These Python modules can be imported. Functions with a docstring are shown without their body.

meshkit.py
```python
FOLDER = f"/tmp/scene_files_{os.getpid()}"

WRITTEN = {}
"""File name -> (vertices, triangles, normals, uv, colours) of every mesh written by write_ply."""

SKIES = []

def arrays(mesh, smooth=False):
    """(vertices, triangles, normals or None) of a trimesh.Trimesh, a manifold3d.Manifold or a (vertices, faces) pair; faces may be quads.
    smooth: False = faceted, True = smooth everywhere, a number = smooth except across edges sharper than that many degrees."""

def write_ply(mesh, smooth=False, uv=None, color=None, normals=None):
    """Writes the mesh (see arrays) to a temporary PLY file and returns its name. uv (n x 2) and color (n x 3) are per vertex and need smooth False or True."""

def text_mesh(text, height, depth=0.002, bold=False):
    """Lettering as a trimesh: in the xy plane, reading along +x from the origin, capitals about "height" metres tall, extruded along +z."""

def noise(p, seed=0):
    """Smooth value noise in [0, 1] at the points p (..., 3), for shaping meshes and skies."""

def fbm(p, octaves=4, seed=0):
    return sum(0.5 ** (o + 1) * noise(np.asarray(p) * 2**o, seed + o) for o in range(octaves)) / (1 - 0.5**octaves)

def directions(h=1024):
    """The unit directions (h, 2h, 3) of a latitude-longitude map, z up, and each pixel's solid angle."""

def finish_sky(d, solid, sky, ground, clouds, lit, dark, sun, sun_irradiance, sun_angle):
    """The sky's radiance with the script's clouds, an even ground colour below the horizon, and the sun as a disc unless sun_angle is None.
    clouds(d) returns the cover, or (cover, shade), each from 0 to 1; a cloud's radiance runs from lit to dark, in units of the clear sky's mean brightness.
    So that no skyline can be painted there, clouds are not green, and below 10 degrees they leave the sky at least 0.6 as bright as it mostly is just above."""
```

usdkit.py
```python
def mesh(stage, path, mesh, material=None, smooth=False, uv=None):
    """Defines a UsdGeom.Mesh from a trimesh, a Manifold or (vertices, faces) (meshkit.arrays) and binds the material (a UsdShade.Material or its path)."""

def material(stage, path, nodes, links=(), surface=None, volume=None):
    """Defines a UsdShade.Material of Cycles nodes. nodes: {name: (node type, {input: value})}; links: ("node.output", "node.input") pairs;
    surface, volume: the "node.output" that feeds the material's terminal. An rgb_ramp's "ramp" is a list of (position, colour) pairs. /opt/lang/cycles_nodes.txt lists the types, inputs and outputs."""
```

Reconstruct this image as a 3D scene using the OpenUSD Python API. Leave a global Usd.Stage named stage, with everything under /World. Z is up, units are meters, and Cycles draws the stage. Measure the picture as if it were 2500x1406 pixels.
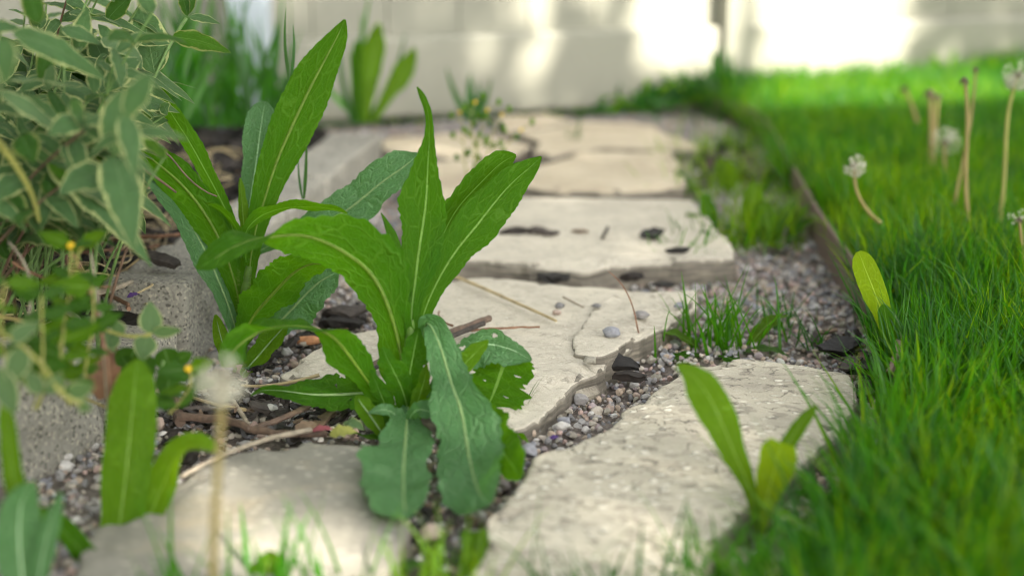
import math, random
import numpy as np, trimesh, usdkit, meshkit
import shapely, shapely.geometry as sg
from scipy.spatial import Delaunay
from pxr import Usd, UsdGeom, UsdLux, UsdShade, Gf, Sdf, Vt

stage = Usd.Stage.CreateInMemory()
UsdGeom.SetStageUpAxis(stage, 'Z'); UsdGeom.SetStageMetersPerUnit(stage, 1.0)
UsdGeom.Xform.Define(stage, '/World'); UsdGeom.Scope.Define(stage, '/World/Looks')

# ------------------------------------------------------------------ camera, sky, sun, exposure
H, F, W0, H0 = 0.415, 3472.0, 2500.0, 1406.0
PITCH = math.atan((703 + 200) / F)
EXPOSURE = 2.6
FOCUS, FSTOP = 1.27, 2.7
SUN = np.array([0.62, -0.70, 0.80]); SUN /= np.linalg.norm(SUN)
cam = UsdGeom.Camera.Define(stage, '/World/camera')
cam.CreateFocalLengthAttr(50.0); cam.CreateHorizontalApertureAttr(36.0); cam.CreateVerticalApertureAttr(36.0 * 575 / 1024)
cam.CreateFStopAttr(FSTOP); cam.CreateFocusDistanceAttr(FOCUS); cam.CreateClippingRangeAttr(Gf.Vec2f(0.02, 500))
cam.CreateExposureAttr(EXPOSURE)
cam.AddTranslateOp().Set(Gf.Vec3d(0, 0, H)); cam.AddRotateXOp().Set(90 - math.degrees(PITCH))
elev, azim = math.asin(SUN[2]), math.atan2(SUN[0], SUN[1])
sky = UsdLux.DomeLight.Define(stage, '/World/sky')
mat_sky = usdkit.material(stage, '/World/Looks/sky', {
    'tc': ('texture_coordinate', {}), 'mp': ('mapping', {'scale': (1, 1, 2.2)}),
    'n': ('noise_texture', {'scale': 2.6, 'detail': 5.0, 'roughness': 0.55}),
    'r': ('rgb_ramp', {'ramp': [(0.0, (0.5, 0.5, 0.5)), (0.42, (0.6, 0.6, 0.6)), (0.6, (1, 1, 1))]}),
    's': ('sky_texture', {'sky_type': 'single_scattering', 'sun_disc': False, 'sun_elevation': elev, 'sun_rotation': azim, 'aerosol_density': 2.0}),
    'bw': ('rgb_to_bw', {}), 'cc': ('combine_color', {}), 'ml': ('mix', {'mix_type': 'multiply', 'fac': 1.0, 'color2': (1.42, 1.38, 1.29)}),
    'mx': ('mix', {}), 'b': ('background_shader', {'strength': 0.13})},
    [('tc.generated', 'mp.vector'), ('mp.vector', 'n.vector'), ('n.fac', 'r.fac'), ('s.color', 'bw.color'), ('bw.val', 'cc.r'), ('bw.val', 'cc.g'), ('bw.val', 'cc.b'),
     ('cc.color', 'ml.color1'), ('r.color', 'mx.fac'), ('s.color', 'mx.color1'), ('ml.color', 'mx.color2'), ('mx.color', 'b.color')], surface='b.background')
UsdShade.MaterialBindingAPI.Apply(sky.GetPrim()).Bind(mat_sky)
sun = UsdLux.DistantLight.Define(stage, '/World/sun')
sun.CreateIntensityAttr(1.2); sun.CreateNormalizeAttr(True); sun.CreateAngleAttr(0.53); sun.CreateColorAttr(Gf.Vec3f(1.0, 0.93, 0.82))
_z = Gf.Vec3d(*SUN)
sun.AddTransformOp().Set(Gf.Matrix4d().SetRotate(Gf.Rotation(Gf.Vec3d(0, 0, 1), _z)))

# ------------------------------------------------------------------ helpers
CAM = np.array([0, 0, H]); FWD = np.array([0, math.cos(PITCH), -math.sin(PITCH)]); UP = np.array([0, math.sin(PITCH), math.cos(PITCH)]); RIGHT = np.array([1.0, 0, 0])
def ray(px, py): return FWD + RIGHT * ((px - 1250) / F) + UP * ((703 - py) / F)
def gnd(px, py, z=0.0):
    r = ray(px, py); return CAM + r * ((z - H) / r[2])
def dep(px, py, z=0.0): return float((gnd(px, py, z) - CAM) @ FWD)
def at(px, py, Z): return CAM + ray(px, py) * Z
def proj(p):
    d = np.asarray(p, float) - CAM; Z = d @ FWD
    return 1250 + F * (d @ RIGHT) / Z, 703 - F * (d @ UP) / Z, Z
RNG = np.random.default_rng(11)
used = {}
def numbered(parent, name):
    k = used.get((parent, name), -1) + 1; used[(parent, name)] = k
    return f'{parent}/{name}' + (f'_{k:03d}' if k else '')
def tag(p, label=None, cat=None, group=None, kind=None):
    p = p.GetPrim() if hasattr(p, 'GetPrim') else p
    for k, v in (('label', label), ('category', cat), ('group', group), ('kind', kind)):
        if v: p.SetCustomDataByKey(k, v)
    return p
def obj(name, mesh, mat, parent='/World', smooth=False, uv=None):
    path = numbered(str(parent if isinstance(parent, str) else parent.GetPath()), name)
    return usdkit.mesh(stage, path, mesh, mat, smooth=smooth, uv=uv).GetPrim()
def thing(name, label, cat, loc=(0, 0, 0), group=None):
    x = UsdGeom.Xform.Define(stage, numbered('/World', name)); x.AddTranslateOp().Set(Gf.Vec3d(*map(float, loc)))
    return tag(x, label, cat, group)
def local(prim):
    return np.array(UsdGeom.Xformable(prim).GetLocalTransformation().ExtractTranslation())
def grid_faces(n, m, closed=False):
    i, j = np.meshgrid(np.arange(n - 1), np.arange(m if closed else m - 1), indexing='ij'); k = (j + 1) % m
    q = np.stack([i * m + j, i * m + k, (i + 1) * m + k, (i + 1) * m + j], -1).reshape(-1, 4)
    return np.vstack([q[:, [0, 1, 2]], q[:, [0, 2, 3]]])
def spline(P, n, t=None):
    """points and scalars along a smooth curve through the rows of P"""
    from scipy.interpolate import PchipInterpolator
    P = np.asarray(P, float)
    d = np.r_[0, np.cumsum(np.linalg.norm(np.diff(P[:, :3], axis=0), axis=1) + 1e-9)]; d /= d[-1]
    from scipy.interpolate import CubicSpline
    s = np.linspace(0, 1, n) if t is None else t
    a = PchipInterpolator(d, P)(s)
    if len(P) > 2:
        a[:, :3] = 0.5 * a[:, :3] + 0.5 * CubicSpline(d, P[:, :3])(s)
    return a, s
def unit(v): return v / (np.linalg.norm(v, axis=-1, keepdims=True) + 1e-12)
def tube(P, r, sides=7, n=None, cap=True):
    P = np.asarray(P, float); r = np.broadcast_to(np.asarray(r, float), (len(P),))
    if n:
        A, _ = spline(np.c_[P, r], n); P, r = A[:, :3], A[:, 3]
    T = unit(np.gradient(P, axis=0)); ref = np.array([0, 0, 1.0]) if abs(T[:, 2]).mean() < 0.8 else np.array([1.0, 0, 0])
    a = unit(np.cross(T, ref)); b = np.cross(T, a); g = np.arange(sides) * 2 * np.pi / sides
    v = P[:, None] + r[:, None, None] * (np.cos(g)[None, :, None] * a[:, None] + np.sin(g)[None, :, None] * b[:, None])
    f = grid_faces(len(P), sides, True); v = v.reshape(-1, 3)
    if cap:
        c0, c1 = len(v), len(v) + 1; v = np.vstack([v, P[0], P[-1]]); k = np.arange(sides); k2 = (k + 1) % sides; o = (len(P) - 1) * sides
        f = np.vstack([f, np.stack([k2, k, np.full(sides, c0)], 1), np.stack([o + k, o + k2, np.full(sides, c1)], 1)])
    return v, f
def cat(parts):
    vs, fs, n = [], [], 0
    for v, f in parts:
        vs.append(v); fs.append(np.asarray(f) + n); n += len(v)
    return np.vstack(vs), np.vstack(fs)
def frames(T, roll):
    """T tangents; roll degrees about T; 0 means the leaf's upper face looks to the camera position"""
    return T, roll
def leaf_surface(mid, wl, wr, N, nu=13, fold=12.0, wave=0.0, teeth=0.0, nteeth=18, seed=0, curl=0.0, sgn=1.0):
    """A blade along mid (n,3) with half widths wl, wr and upper normals N. Returns vertices, faces, uv."""
    n = len(mid); rs = np.random.default_rng(seed)
    T = unit(np.gradient(mid, axis=0)); N = unit(N - (N * T).sum(1, keepdims=True) * T); B = np.cross(T, N)
    s = np.linspace(0, 1, n); u = np.linspace(-1, 1, nu); u = np.sign(u) * np.abs(u) ** 0.85
    ph = rs.random(6) * 6.28
    def tooth(side):
        if not teeth: return np.ones(n)
        x = s * nteeth + 0.35 * np.sin(s * 23 + ph[side]); x = x - np.floor(x)
        saw = np.where(x < 0.8, x / 0.8, (1 - x) / 0.2)
        lob = np.sin(s * 15 + ph[side + 2]) * 0.6 + np.sin(s * 31 + ph[side + 4]) * 0.45
        return 1 + teeth * (saw - 0.5) + teeth * 1.15 * lob
    WL, WR = wl * tooth(0), wr * tooth(1)
    w = np.where(u[None] < 0, WL[:, None], WR[:, None]) * np.abs(u)[None]
    side = np.sign(u)[None]
    fa = math.radians(fold)
    lift = w * math.tan(fa) * (1 - 0.35 * np.abs(u)[None]) - curl * w * np.abs(u)[None] ** 2
    mw = (wl + wr)[:, None] * 0.5
    lift = lift + wave * mw * np.abs(u)[None] ** 1.5 * (np.sin(s * 21 + ph[0])[:, None] * (side > 0) + np.sin(s * 17 + ph[1])[:, None] * (side < 0))
    lift = lift + 0.25 * wave * mw * np.sin(s * 37 + ph[2])[:, None] * np.sin(np.abs(u) * 3.0)[None]
    slip = teeth * 0.0
    V = mid[:, None] + B[:, None] * (side * w * math.cos(fa) * sgn)[..., None] + N[:, None] * lift[..., None]
    uv = np.stack(np.broadcast_arrays((u * sgn * 0.5 + 0.5)[None], s[:, None]), -1)
    return V.reshape(-1, 3), grid_faces(n, nu), uv.reshape(-1, 2)
def leaf_px(table, Z0, n=64, roll=None, flat_z=0.012, holes=(), **kw):
    """table rows: px, py, dz, wl, wr (true half widths in px at that depth), roll"""
    tb = np.asarray(table, float); P = []
    for px, py, dz, wl, wr, ro in tb:
        Z = Z0 + dz
        if py > 400: Z = min(Z, dep(px, py, flat_z))
        P.append([*at(px, py, Z), wl * Z / F, wr * Z / F, ro])
    A, s = spline(np.array(P), n)
    mid = A[:, :3]; T = unit(np.gradient(mid, axis=0)); C = unit(CAM - mid); C = unit(C - (C * T).sum(1, keepdims=True) * T); B = np.cross(T, C)
    ro = np.radians(A[:, 5])[:, None]
    N = np.cos(ro) * C + np.sin(ro) * B
    sg_ = 1.0 if np.cos(np.radians(A[n // 2, 5])) >= 0 else -1.0
    wl, wr = np.maximum(A[:, 3], 2e-4), np.maximum(A[:, 4], 2e-4)
    if sg_ < 0: wl, wr = wr, wl
    V, f, uv = leaf_surface(mid, wl, wr, N, **kw)
    for hu, hv, hr in holes:                            # insect holes: drop the faces there
        c = uv[f].mean(1); ratio = 4.0; d = np.hypot((c[:, 0] - hu), (c[:, 1] - hv) * ratio) + .35 * hr * np.sin(9 * np.arctan2(c[:, 1] - hv, c[:, 0] - hu)); f = f[d > hr]
    return V, f, uv, mid, N, wl + wr
def poly_px(pts, z=0.0): return sg.Polygon([gnd(x, y, z)[:2] for x, y in pts])

# ------------------------------------------------------------------ materials
M = {}
def mat(name, nodes, links, surface='out.BSDF'):
    M[name] = usdkit.material(stage, f'/World/Looks/{name}', nodes, links, surface=surface); return M[name]
def leaf_mat(name, base, vein, trans, veinscale=2.4, rib=0.1, aspect=4.5, fac=0.42, edge=None, rough=0.42, spec=0.45, vein_amt=0.4, mottle=0.35):
    nodes = {
        'tc': ('texture_coordinate', {}), 'sx': ('separate_xyz', {}), 'geo': ('geometry', {}),
        'u0': ('math', {'math_type': 'subtract', 'value2': 0.5}), 'au': ('math', {'math_type': 'absolute'}),
        'nz': ('noise_texture', {'scale': 60.0, 'detail': 3.0}), 'nz2': ('noise_texture', {'scale': 420.0, 'detail': 2.0}),
        'k1': ('math', {'math_type': 'multiply', 'value2': aspect}), 'k2': ('math', {'math_type': 'multiply', 'value2': 0.75}),
        'vy': ('math', {'math_type': 'subtract'}), 'ux': ('math', {'math_type': 'multiply', 'value2': 2.0}),
        'cv': ('combine_xyz', {}), 'dn': ('vector_math', {'math_type': 'scale', 'scale': 0.22}), 'ca': ('vector_math', {'math_type': 'add'}),
        'vo': ('voronoi_texture', {'feature': 'distance_to_edge', 'scale': veinscale, 'randomness': 0.85}),
        'vm': ('map_range', {'range_type': 'smoothstep', 'from_min': 0.01, 'from_max': 0.085, 'to_min': 1.0, 'to_max': 0.0, 'clamp': True}),
        'vo2': ('voronoi_texture', {'feature': 'distance_to_edge', 'scale': veinscale * 2.6}),
        'vm2': ('map_range', {'range_type': 'smoothstep', 'from_min': 0.0, 'from_max': 0.09, 'to_min': 0.45, 'to_max': 0.0, 'clamp': True}),
        'vmax': ('math', {'math_type': 'maximum'}), 'va': ('math', {'math_type': 'multiply', 'value2': vein_amt}),
        'rw': ('math', {'math_type': 'multiply_add', 'value2': -rib * 0.42, 'value3': rib * 0.5}),
        'rd': ('math', {'math_type': 'divide'}),
        'rm': ('map_range', {'range_type': 'smoothstep', 'from_min': 0.5, 'from_max': 1.1, 'to_min': 1.0, 'to_max': 0.0, 'clamp': True}),
        'mt': ('mix', {'color1': base, 'color2': tuple(c * (1 + mottle) for c in base)}),
        'c1': ('mix', {'color2': vein}), 'c2': ('mix', {'color2': tuple(min(1, v * 1.25 + 0.03) for v in vein)}),
        't1': ('mix', {'color1': trans, 'color2': tuple(min(1, c * 1.7 + 0.02) for c in trans)}), 't2': ('mix', {'color2': tuple(c * 1.5 + 0.02 for c in trans)}),
        'bh': ('math', {'math_type': 'multiply_add', 'value2': -0.6}), 'bmp': ('bump', {'strength': 0.8, 'distance': 0.0022}),
        'p': ('principled_bsdf', {'roughness': rough, 'specular_ior_level': spec}), 'tr': ('translucent_bsdf', {}),
        'out': ('mix_closure', {'fac': fac})}
    links = [('tc.UV', 'sx.vector'), ('sx.x', 'u0.value1'), ('u0.value', 'au.value1'), ('geo.position', 'nz.vector'), ('geo.position', 'nz2.vector'),
             ('sx.y', 'k1.value1'), ('au.value', 'k2.value1'), ('k1.value', 'vy.value1'), ('k2.value', 'vy.value2'), ('u0.value', 'ux.value1'),
             ('ux.value', 'cv.x'), ('vy.value', 'cv.y'), ('nz.color', 'dn.vector1'), ('cv.vector', 'ca.vector1'), ('dn.vector', 'ca.vector2'),
             ('ca.vector', 'vo.vector'), ('vo.distance', 'vm.value'), ('ca.vector', 'vo2.vector'), ('vo2.distance', 'vm2.value'),
             ('vm.result', 'vmax.value1'), ('vm2.result', 'vmax.value2'), ('vmax.value', 'va.value1'),
             ('sx.y', 'rw.value1'), ('au.value', 'rd.value1'), ('rw.value', 'rd.value2'), ('rd.value', 'rm.value'),
             ('nz.fac', 'mt.fac'), ('mt.color', 'c1.color1'), ('va.value', 'c1.fac'), ('c1.color', 'c2.color1'), ('rm.result', 'c2.fac'),
             ('va.value', 't1.fac'), ('t1.color', 't2.color1'), ('rm.result', 't2.fac'),
             ('vmax.value', 'bh.value1'), ('nz2.fac', 'bh.value3'), ('bh.value', 'bmp.height'), ('bmp.normal', 'p.normal'),
             ('p.BSDF', 'out.closure1'), ('tr.BSDF', 'out.closure2')]
    cb, tb = 'c2.color', 't2.color'
    if edge is not None:
        nodes.update({'en': ('noise_texture', {'scale': 160.0, 'detail': 4.0, 'roughness': 0.7}), 'ea': ('math', {'math_type': 'multiply_add', 'value2': 0.30}),
                      'em': ('map_range', {'range_type': 'smoothstep', 'from_min': 0.553, 'from_max': 0.588, 'to_min': 0.0, 'to_max': 1.0, 'clamp': True}),
                      'ec': ('mix', {'color2': edge}), 'et': ('mix', {'color2': tuple(c * 0.6 for c in edge)})})
        links += [('geo.position', 'en.vector'), ('en.fac', 'ea.value1'), ('au.value', 'ea.value3'), ('ea.value', 'em.value'), ('em.result', 'ec.fac'), ('em.result', 'et.fac'), ('c2.color', 'ec.color1'), ('t2.color', 'et.color1')]
        cb, tb = 'ec.color', 'et.color'
    links += [(cb, 'p.base_color'), (tb, 'tr.color')]
    return mat(name, nodes, links, surface='out.closure')
leaf_mat('lettuce_leaf', (0.022, 0.083, 0.003), (0.13, 0.23, 0.04), (0.125, 0.31, 0.0008), rib=0.095, fac=0.5, spec=0.10, rough=0.5, vein_amt=0.2)
leaf_mat('lettuce_blue_leaf', (0.052, 0.134, 0.044), (0.27, 0.40, 0.22), (0.07, 0.22, 0.003), rib=0.09, fac=0.3, spec=0.34, vein_amt=0.13)
leaf_mat('young_leaf', (0.042, 0.112, 0.003), (0.13, 0.22, 0.03), (0.23, 0.39, 0.001), rib=0.10, vein_amt=0.22, spec=0.15, fac=0.48)
leaf_mat('lime_leaf', (0.10, 0.19, 0.005), (0.22, 0.30, 0.04), (0.42, 0.56, 0.002), rib=0.08, vein_amt=0.2, spec=0.15, fac=0.5)
leaf_mat('weed_leaf', (0.026, 0.082, 0.006), (0.08, 0.15, 0.03), (0.09, 0.22, 0.002), rib=0.1, vein_amt=0.2, spec=0.22)
leaf_mat('variegated_leaf', (0.044, 0.098, 0.032), (0.10, 0.16, 0.06), (0.09, 0.21, 0.006), rib=0.035, fac=0.32, edge=(0.38, 0.43, 0.17), spec=0.32, vein_amt=0.2, mottle=0.7)
leaf_mat('variegated_dark_leaf', (0.020, 0.066, 0.009), (0.06, 0.12, 0.03), (0.09, 0.21, 0.003), rib=0.035, fac=0.38, edge=(0.24, 0.29, 0.08), spec=0.25, vein_amt=0.2, mottle=0.6)
leaf_mat('variegated_pale_leaf', (0.075, 0.135, 0.055), (0.12, 0.19, 0.08), (0.14, 0.24, 0.03), rib=0.03, fac=0.35, edge=(0.40, 0.45, 0.20), spec=0.3, vein_amt=0.15, mottle=0.6)
def plain(name, color, rough=0.6, var=0.25, scale=200.0, spec=0.35, trans=None, fac=0.35, bump=0.0, bscale=None, detail=4.0):
    c = np.array(color)
    nodes = {'geo': ('geometry', {}), 'n': ('noise_texture', {'scale': scale, 'detail': detail, 'roughness': 0.6}),
             'r': ('rgb_ramp', {'ramp': [(0.3, tuple(np.clip(c * (1 - var), 0, 1))), (0.7, tuple(np.clip(c * (1 + var), 0, 1)))]}),
             'p': ('principled_bsdf', {'roughness': rough, 'specular_ior_level': spec})}
    links = [('geo.position', 'n.vector'), ('n.fac', 'r.fac'), ('r.color', 'p.base_color')]
    if bump:
        nodes['bn'] = ('noise_texture', {'scale': bscale or scale * 2, 'detail': 4.0}); nodes['b'] = ('bump', {'strength': 0.8, 'distance': bump})
        links += [('geo.position', 'bn.vector'), ('bn.fac', 'b.height'), ('b.normal', 'p.normal')]
    if trans is None: return mat(name, nodes, links, surface='p.BSDF')
    nodes['t'] = ('translucent_bsdf', {'color': trans}); nodes['o'] = ('mix_closure', {'fac': fac})
    return mat(name, nodes, links + [('p.BSDF', 'o.closure1'), ('t.BSDF', 'o.closure2')], surface='o.closure')
plain('lettuce_rib', (0.20, 0.30, 0.12), trans=(0.22, 0.34, 0.05), rough=0.45)
plain('lettuce_rib_yellow', (0.12, 0.20, 0.022), trans=(0.24, 0.33, 0.01), rough=0.45)
plain('lettuce_stem', (0.075, 0.15, 0.02), trans=(0.18, 0.28, 0.01), fac=0.2)
plain('vine_stem', (0.10, 0.17, 0.05))
plain('woody_stem', (0.10, 0.06, 0.038), var=0.4, scale=90)
plain('twig_brown', (0.10, 0.066, 0.048), var=0.45, scale=150, bump=0.0008)
plain('twig_red', (0.15, 0.075, 0.042), var=0.35, scale=120)
plain('straw', (0.34, 0.27, 0.15), var=0.3, scale=60, rough=0.55)
plain('straw_grey', (0.25, 0.21, 0.16), var=0.35, scale=80)
plain('dandelion_stalk', (0.27, 0.225, 0.085), trans=(0.4, 0.3, 0.1), var=0.2, scale=30)
plain('dandelion_stalk_green', (0.28, 0.28, 0.08), trans=(0.4, 0.4, 0.08), var=0.25, scale=20)
plain('dandelion_fluff', (0.62, 0.60, 0.50), trans=(0.6, 0.58, 0.48), var=0.1)
plain('dandelion_head', (0.07, 0.055, 0.03), var=0.4)
plain('yellow_petal', (0.62, 0.42, 0.02), trans=(0.6, 0.42, 0.02), var=0.1)
plain('purple_petal', (0.09, 0.045, 0.18), trans=(0.12, 0.06, 0.2), var=0.1)
plain('pink_petal', (0.25, 0.07, 0.085), trans=(0.3, 0.06, 0.08), var=0.15)
plain('yellow_leaf', (0.24, 0.25, 0.06), trans=(0.3, 0.3, 0.03), var=0.3, scale=90)
plain('bark_black', (0.008, 0.0065, 0.0055), var=0.6, scale=160, rough=0.6, bump=0.001)
plain('bark_dark', (0.018, 0.0135, 0.011), var=0.5, scale=160, rough=0.7, bump=0.001)
plain('bark_grey', (0.042, 0.034, 0.029), var=0.4, scale=160, rough=0.75, bump=0.001)
plain('bark_tan', (0.13, 0.09, 0.06), var=0.35, scale=160, rough=0.8, bump=0.001)
plain('soil', (0.009, 0.007, 0.0055), var=0.6, scale=120, rough=0.9, bump=0.004, bscale=120)
plain('gravel_base', (0.12, 0.10, 0.085), var=0.45, scale=220, rough=0.95, bump=0.003, bscale=260)
plain('lawn_soil', (0.035, 0.05, 0.017), var=0.5, scale=60, rough=0.95, bump=0.003)
plain('ground', (0.05, 0.075, 0.025), var=0.4, scale=3, rough=0.95)
plain('edging', (0.135, 0.092, 0.075), var=0.18, scale=60, rough=0.6, bump=0.0004)
plain('vinyl', (0.20, 0.197, 0.157), var=0.035, scale=6, rough=0.45)
plain('white_plastic', (0.36, 0.40, 0.45), var=0.05, scale=10, rough=0.35)
plain('tree_bark', (0.10, 0.075, 0.055), var=0.4, scale=20, rough=0.9, bump=0.01)
plain('tree_leaf', (0.05, 0.10, 0.02), trans=(0.10, 0.22, 0.02), var=0.3, scale=4)
for k, (a, b) in enumerate([((0.022, 0.108, 0.003), (0.13, 0.36, 0.001)), ((0.014, 0.078, 0.008), (0.055, 0.22, 0.003)), ((0.066, 0.158, 0.003), (0.36, 0.56, 0.001)), ((0.024, 0.080, 0.013), (0.06, 0.19, 0.006))]):
    plain(f'grass_{"abcd"[k]}', a, trans=b, fac=0.42, var=0.2, scale=30, rough=0.4, spec=0.28)
plain('grass_tip', (0.33, 0.31, 0.15), trans=(0.3, 0.3, 0.1), var=0.2)
PEB = [(0.30, 0.28, 0.26), (0.22, 0.205, 0.20), (0.36, 0.32, 0.27), (0.30, 0.23, 0.19), (0.20, 0.20, 0.22), (0.42, 0.40, 0.38), (0.26, 0.215, 0.215), (0.33, 0.26, 0.20), (0.15, 0.145, 0.145), (0.25, 0.24, 0.235), (0.34, 0.245, 0.215), (0.24, 0.22, 0.18)]
for k, c in enumerate(PEB): plain('pebble_' + 'abcdefghijkl'[k], c, var=0.22, scale=260, rough=0.75, bump=0.0004, bscale=900)
plain('terracotta', (0.42, 0.20, 0.10), var=0.25, scale=200, rough=0.8)

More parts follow.
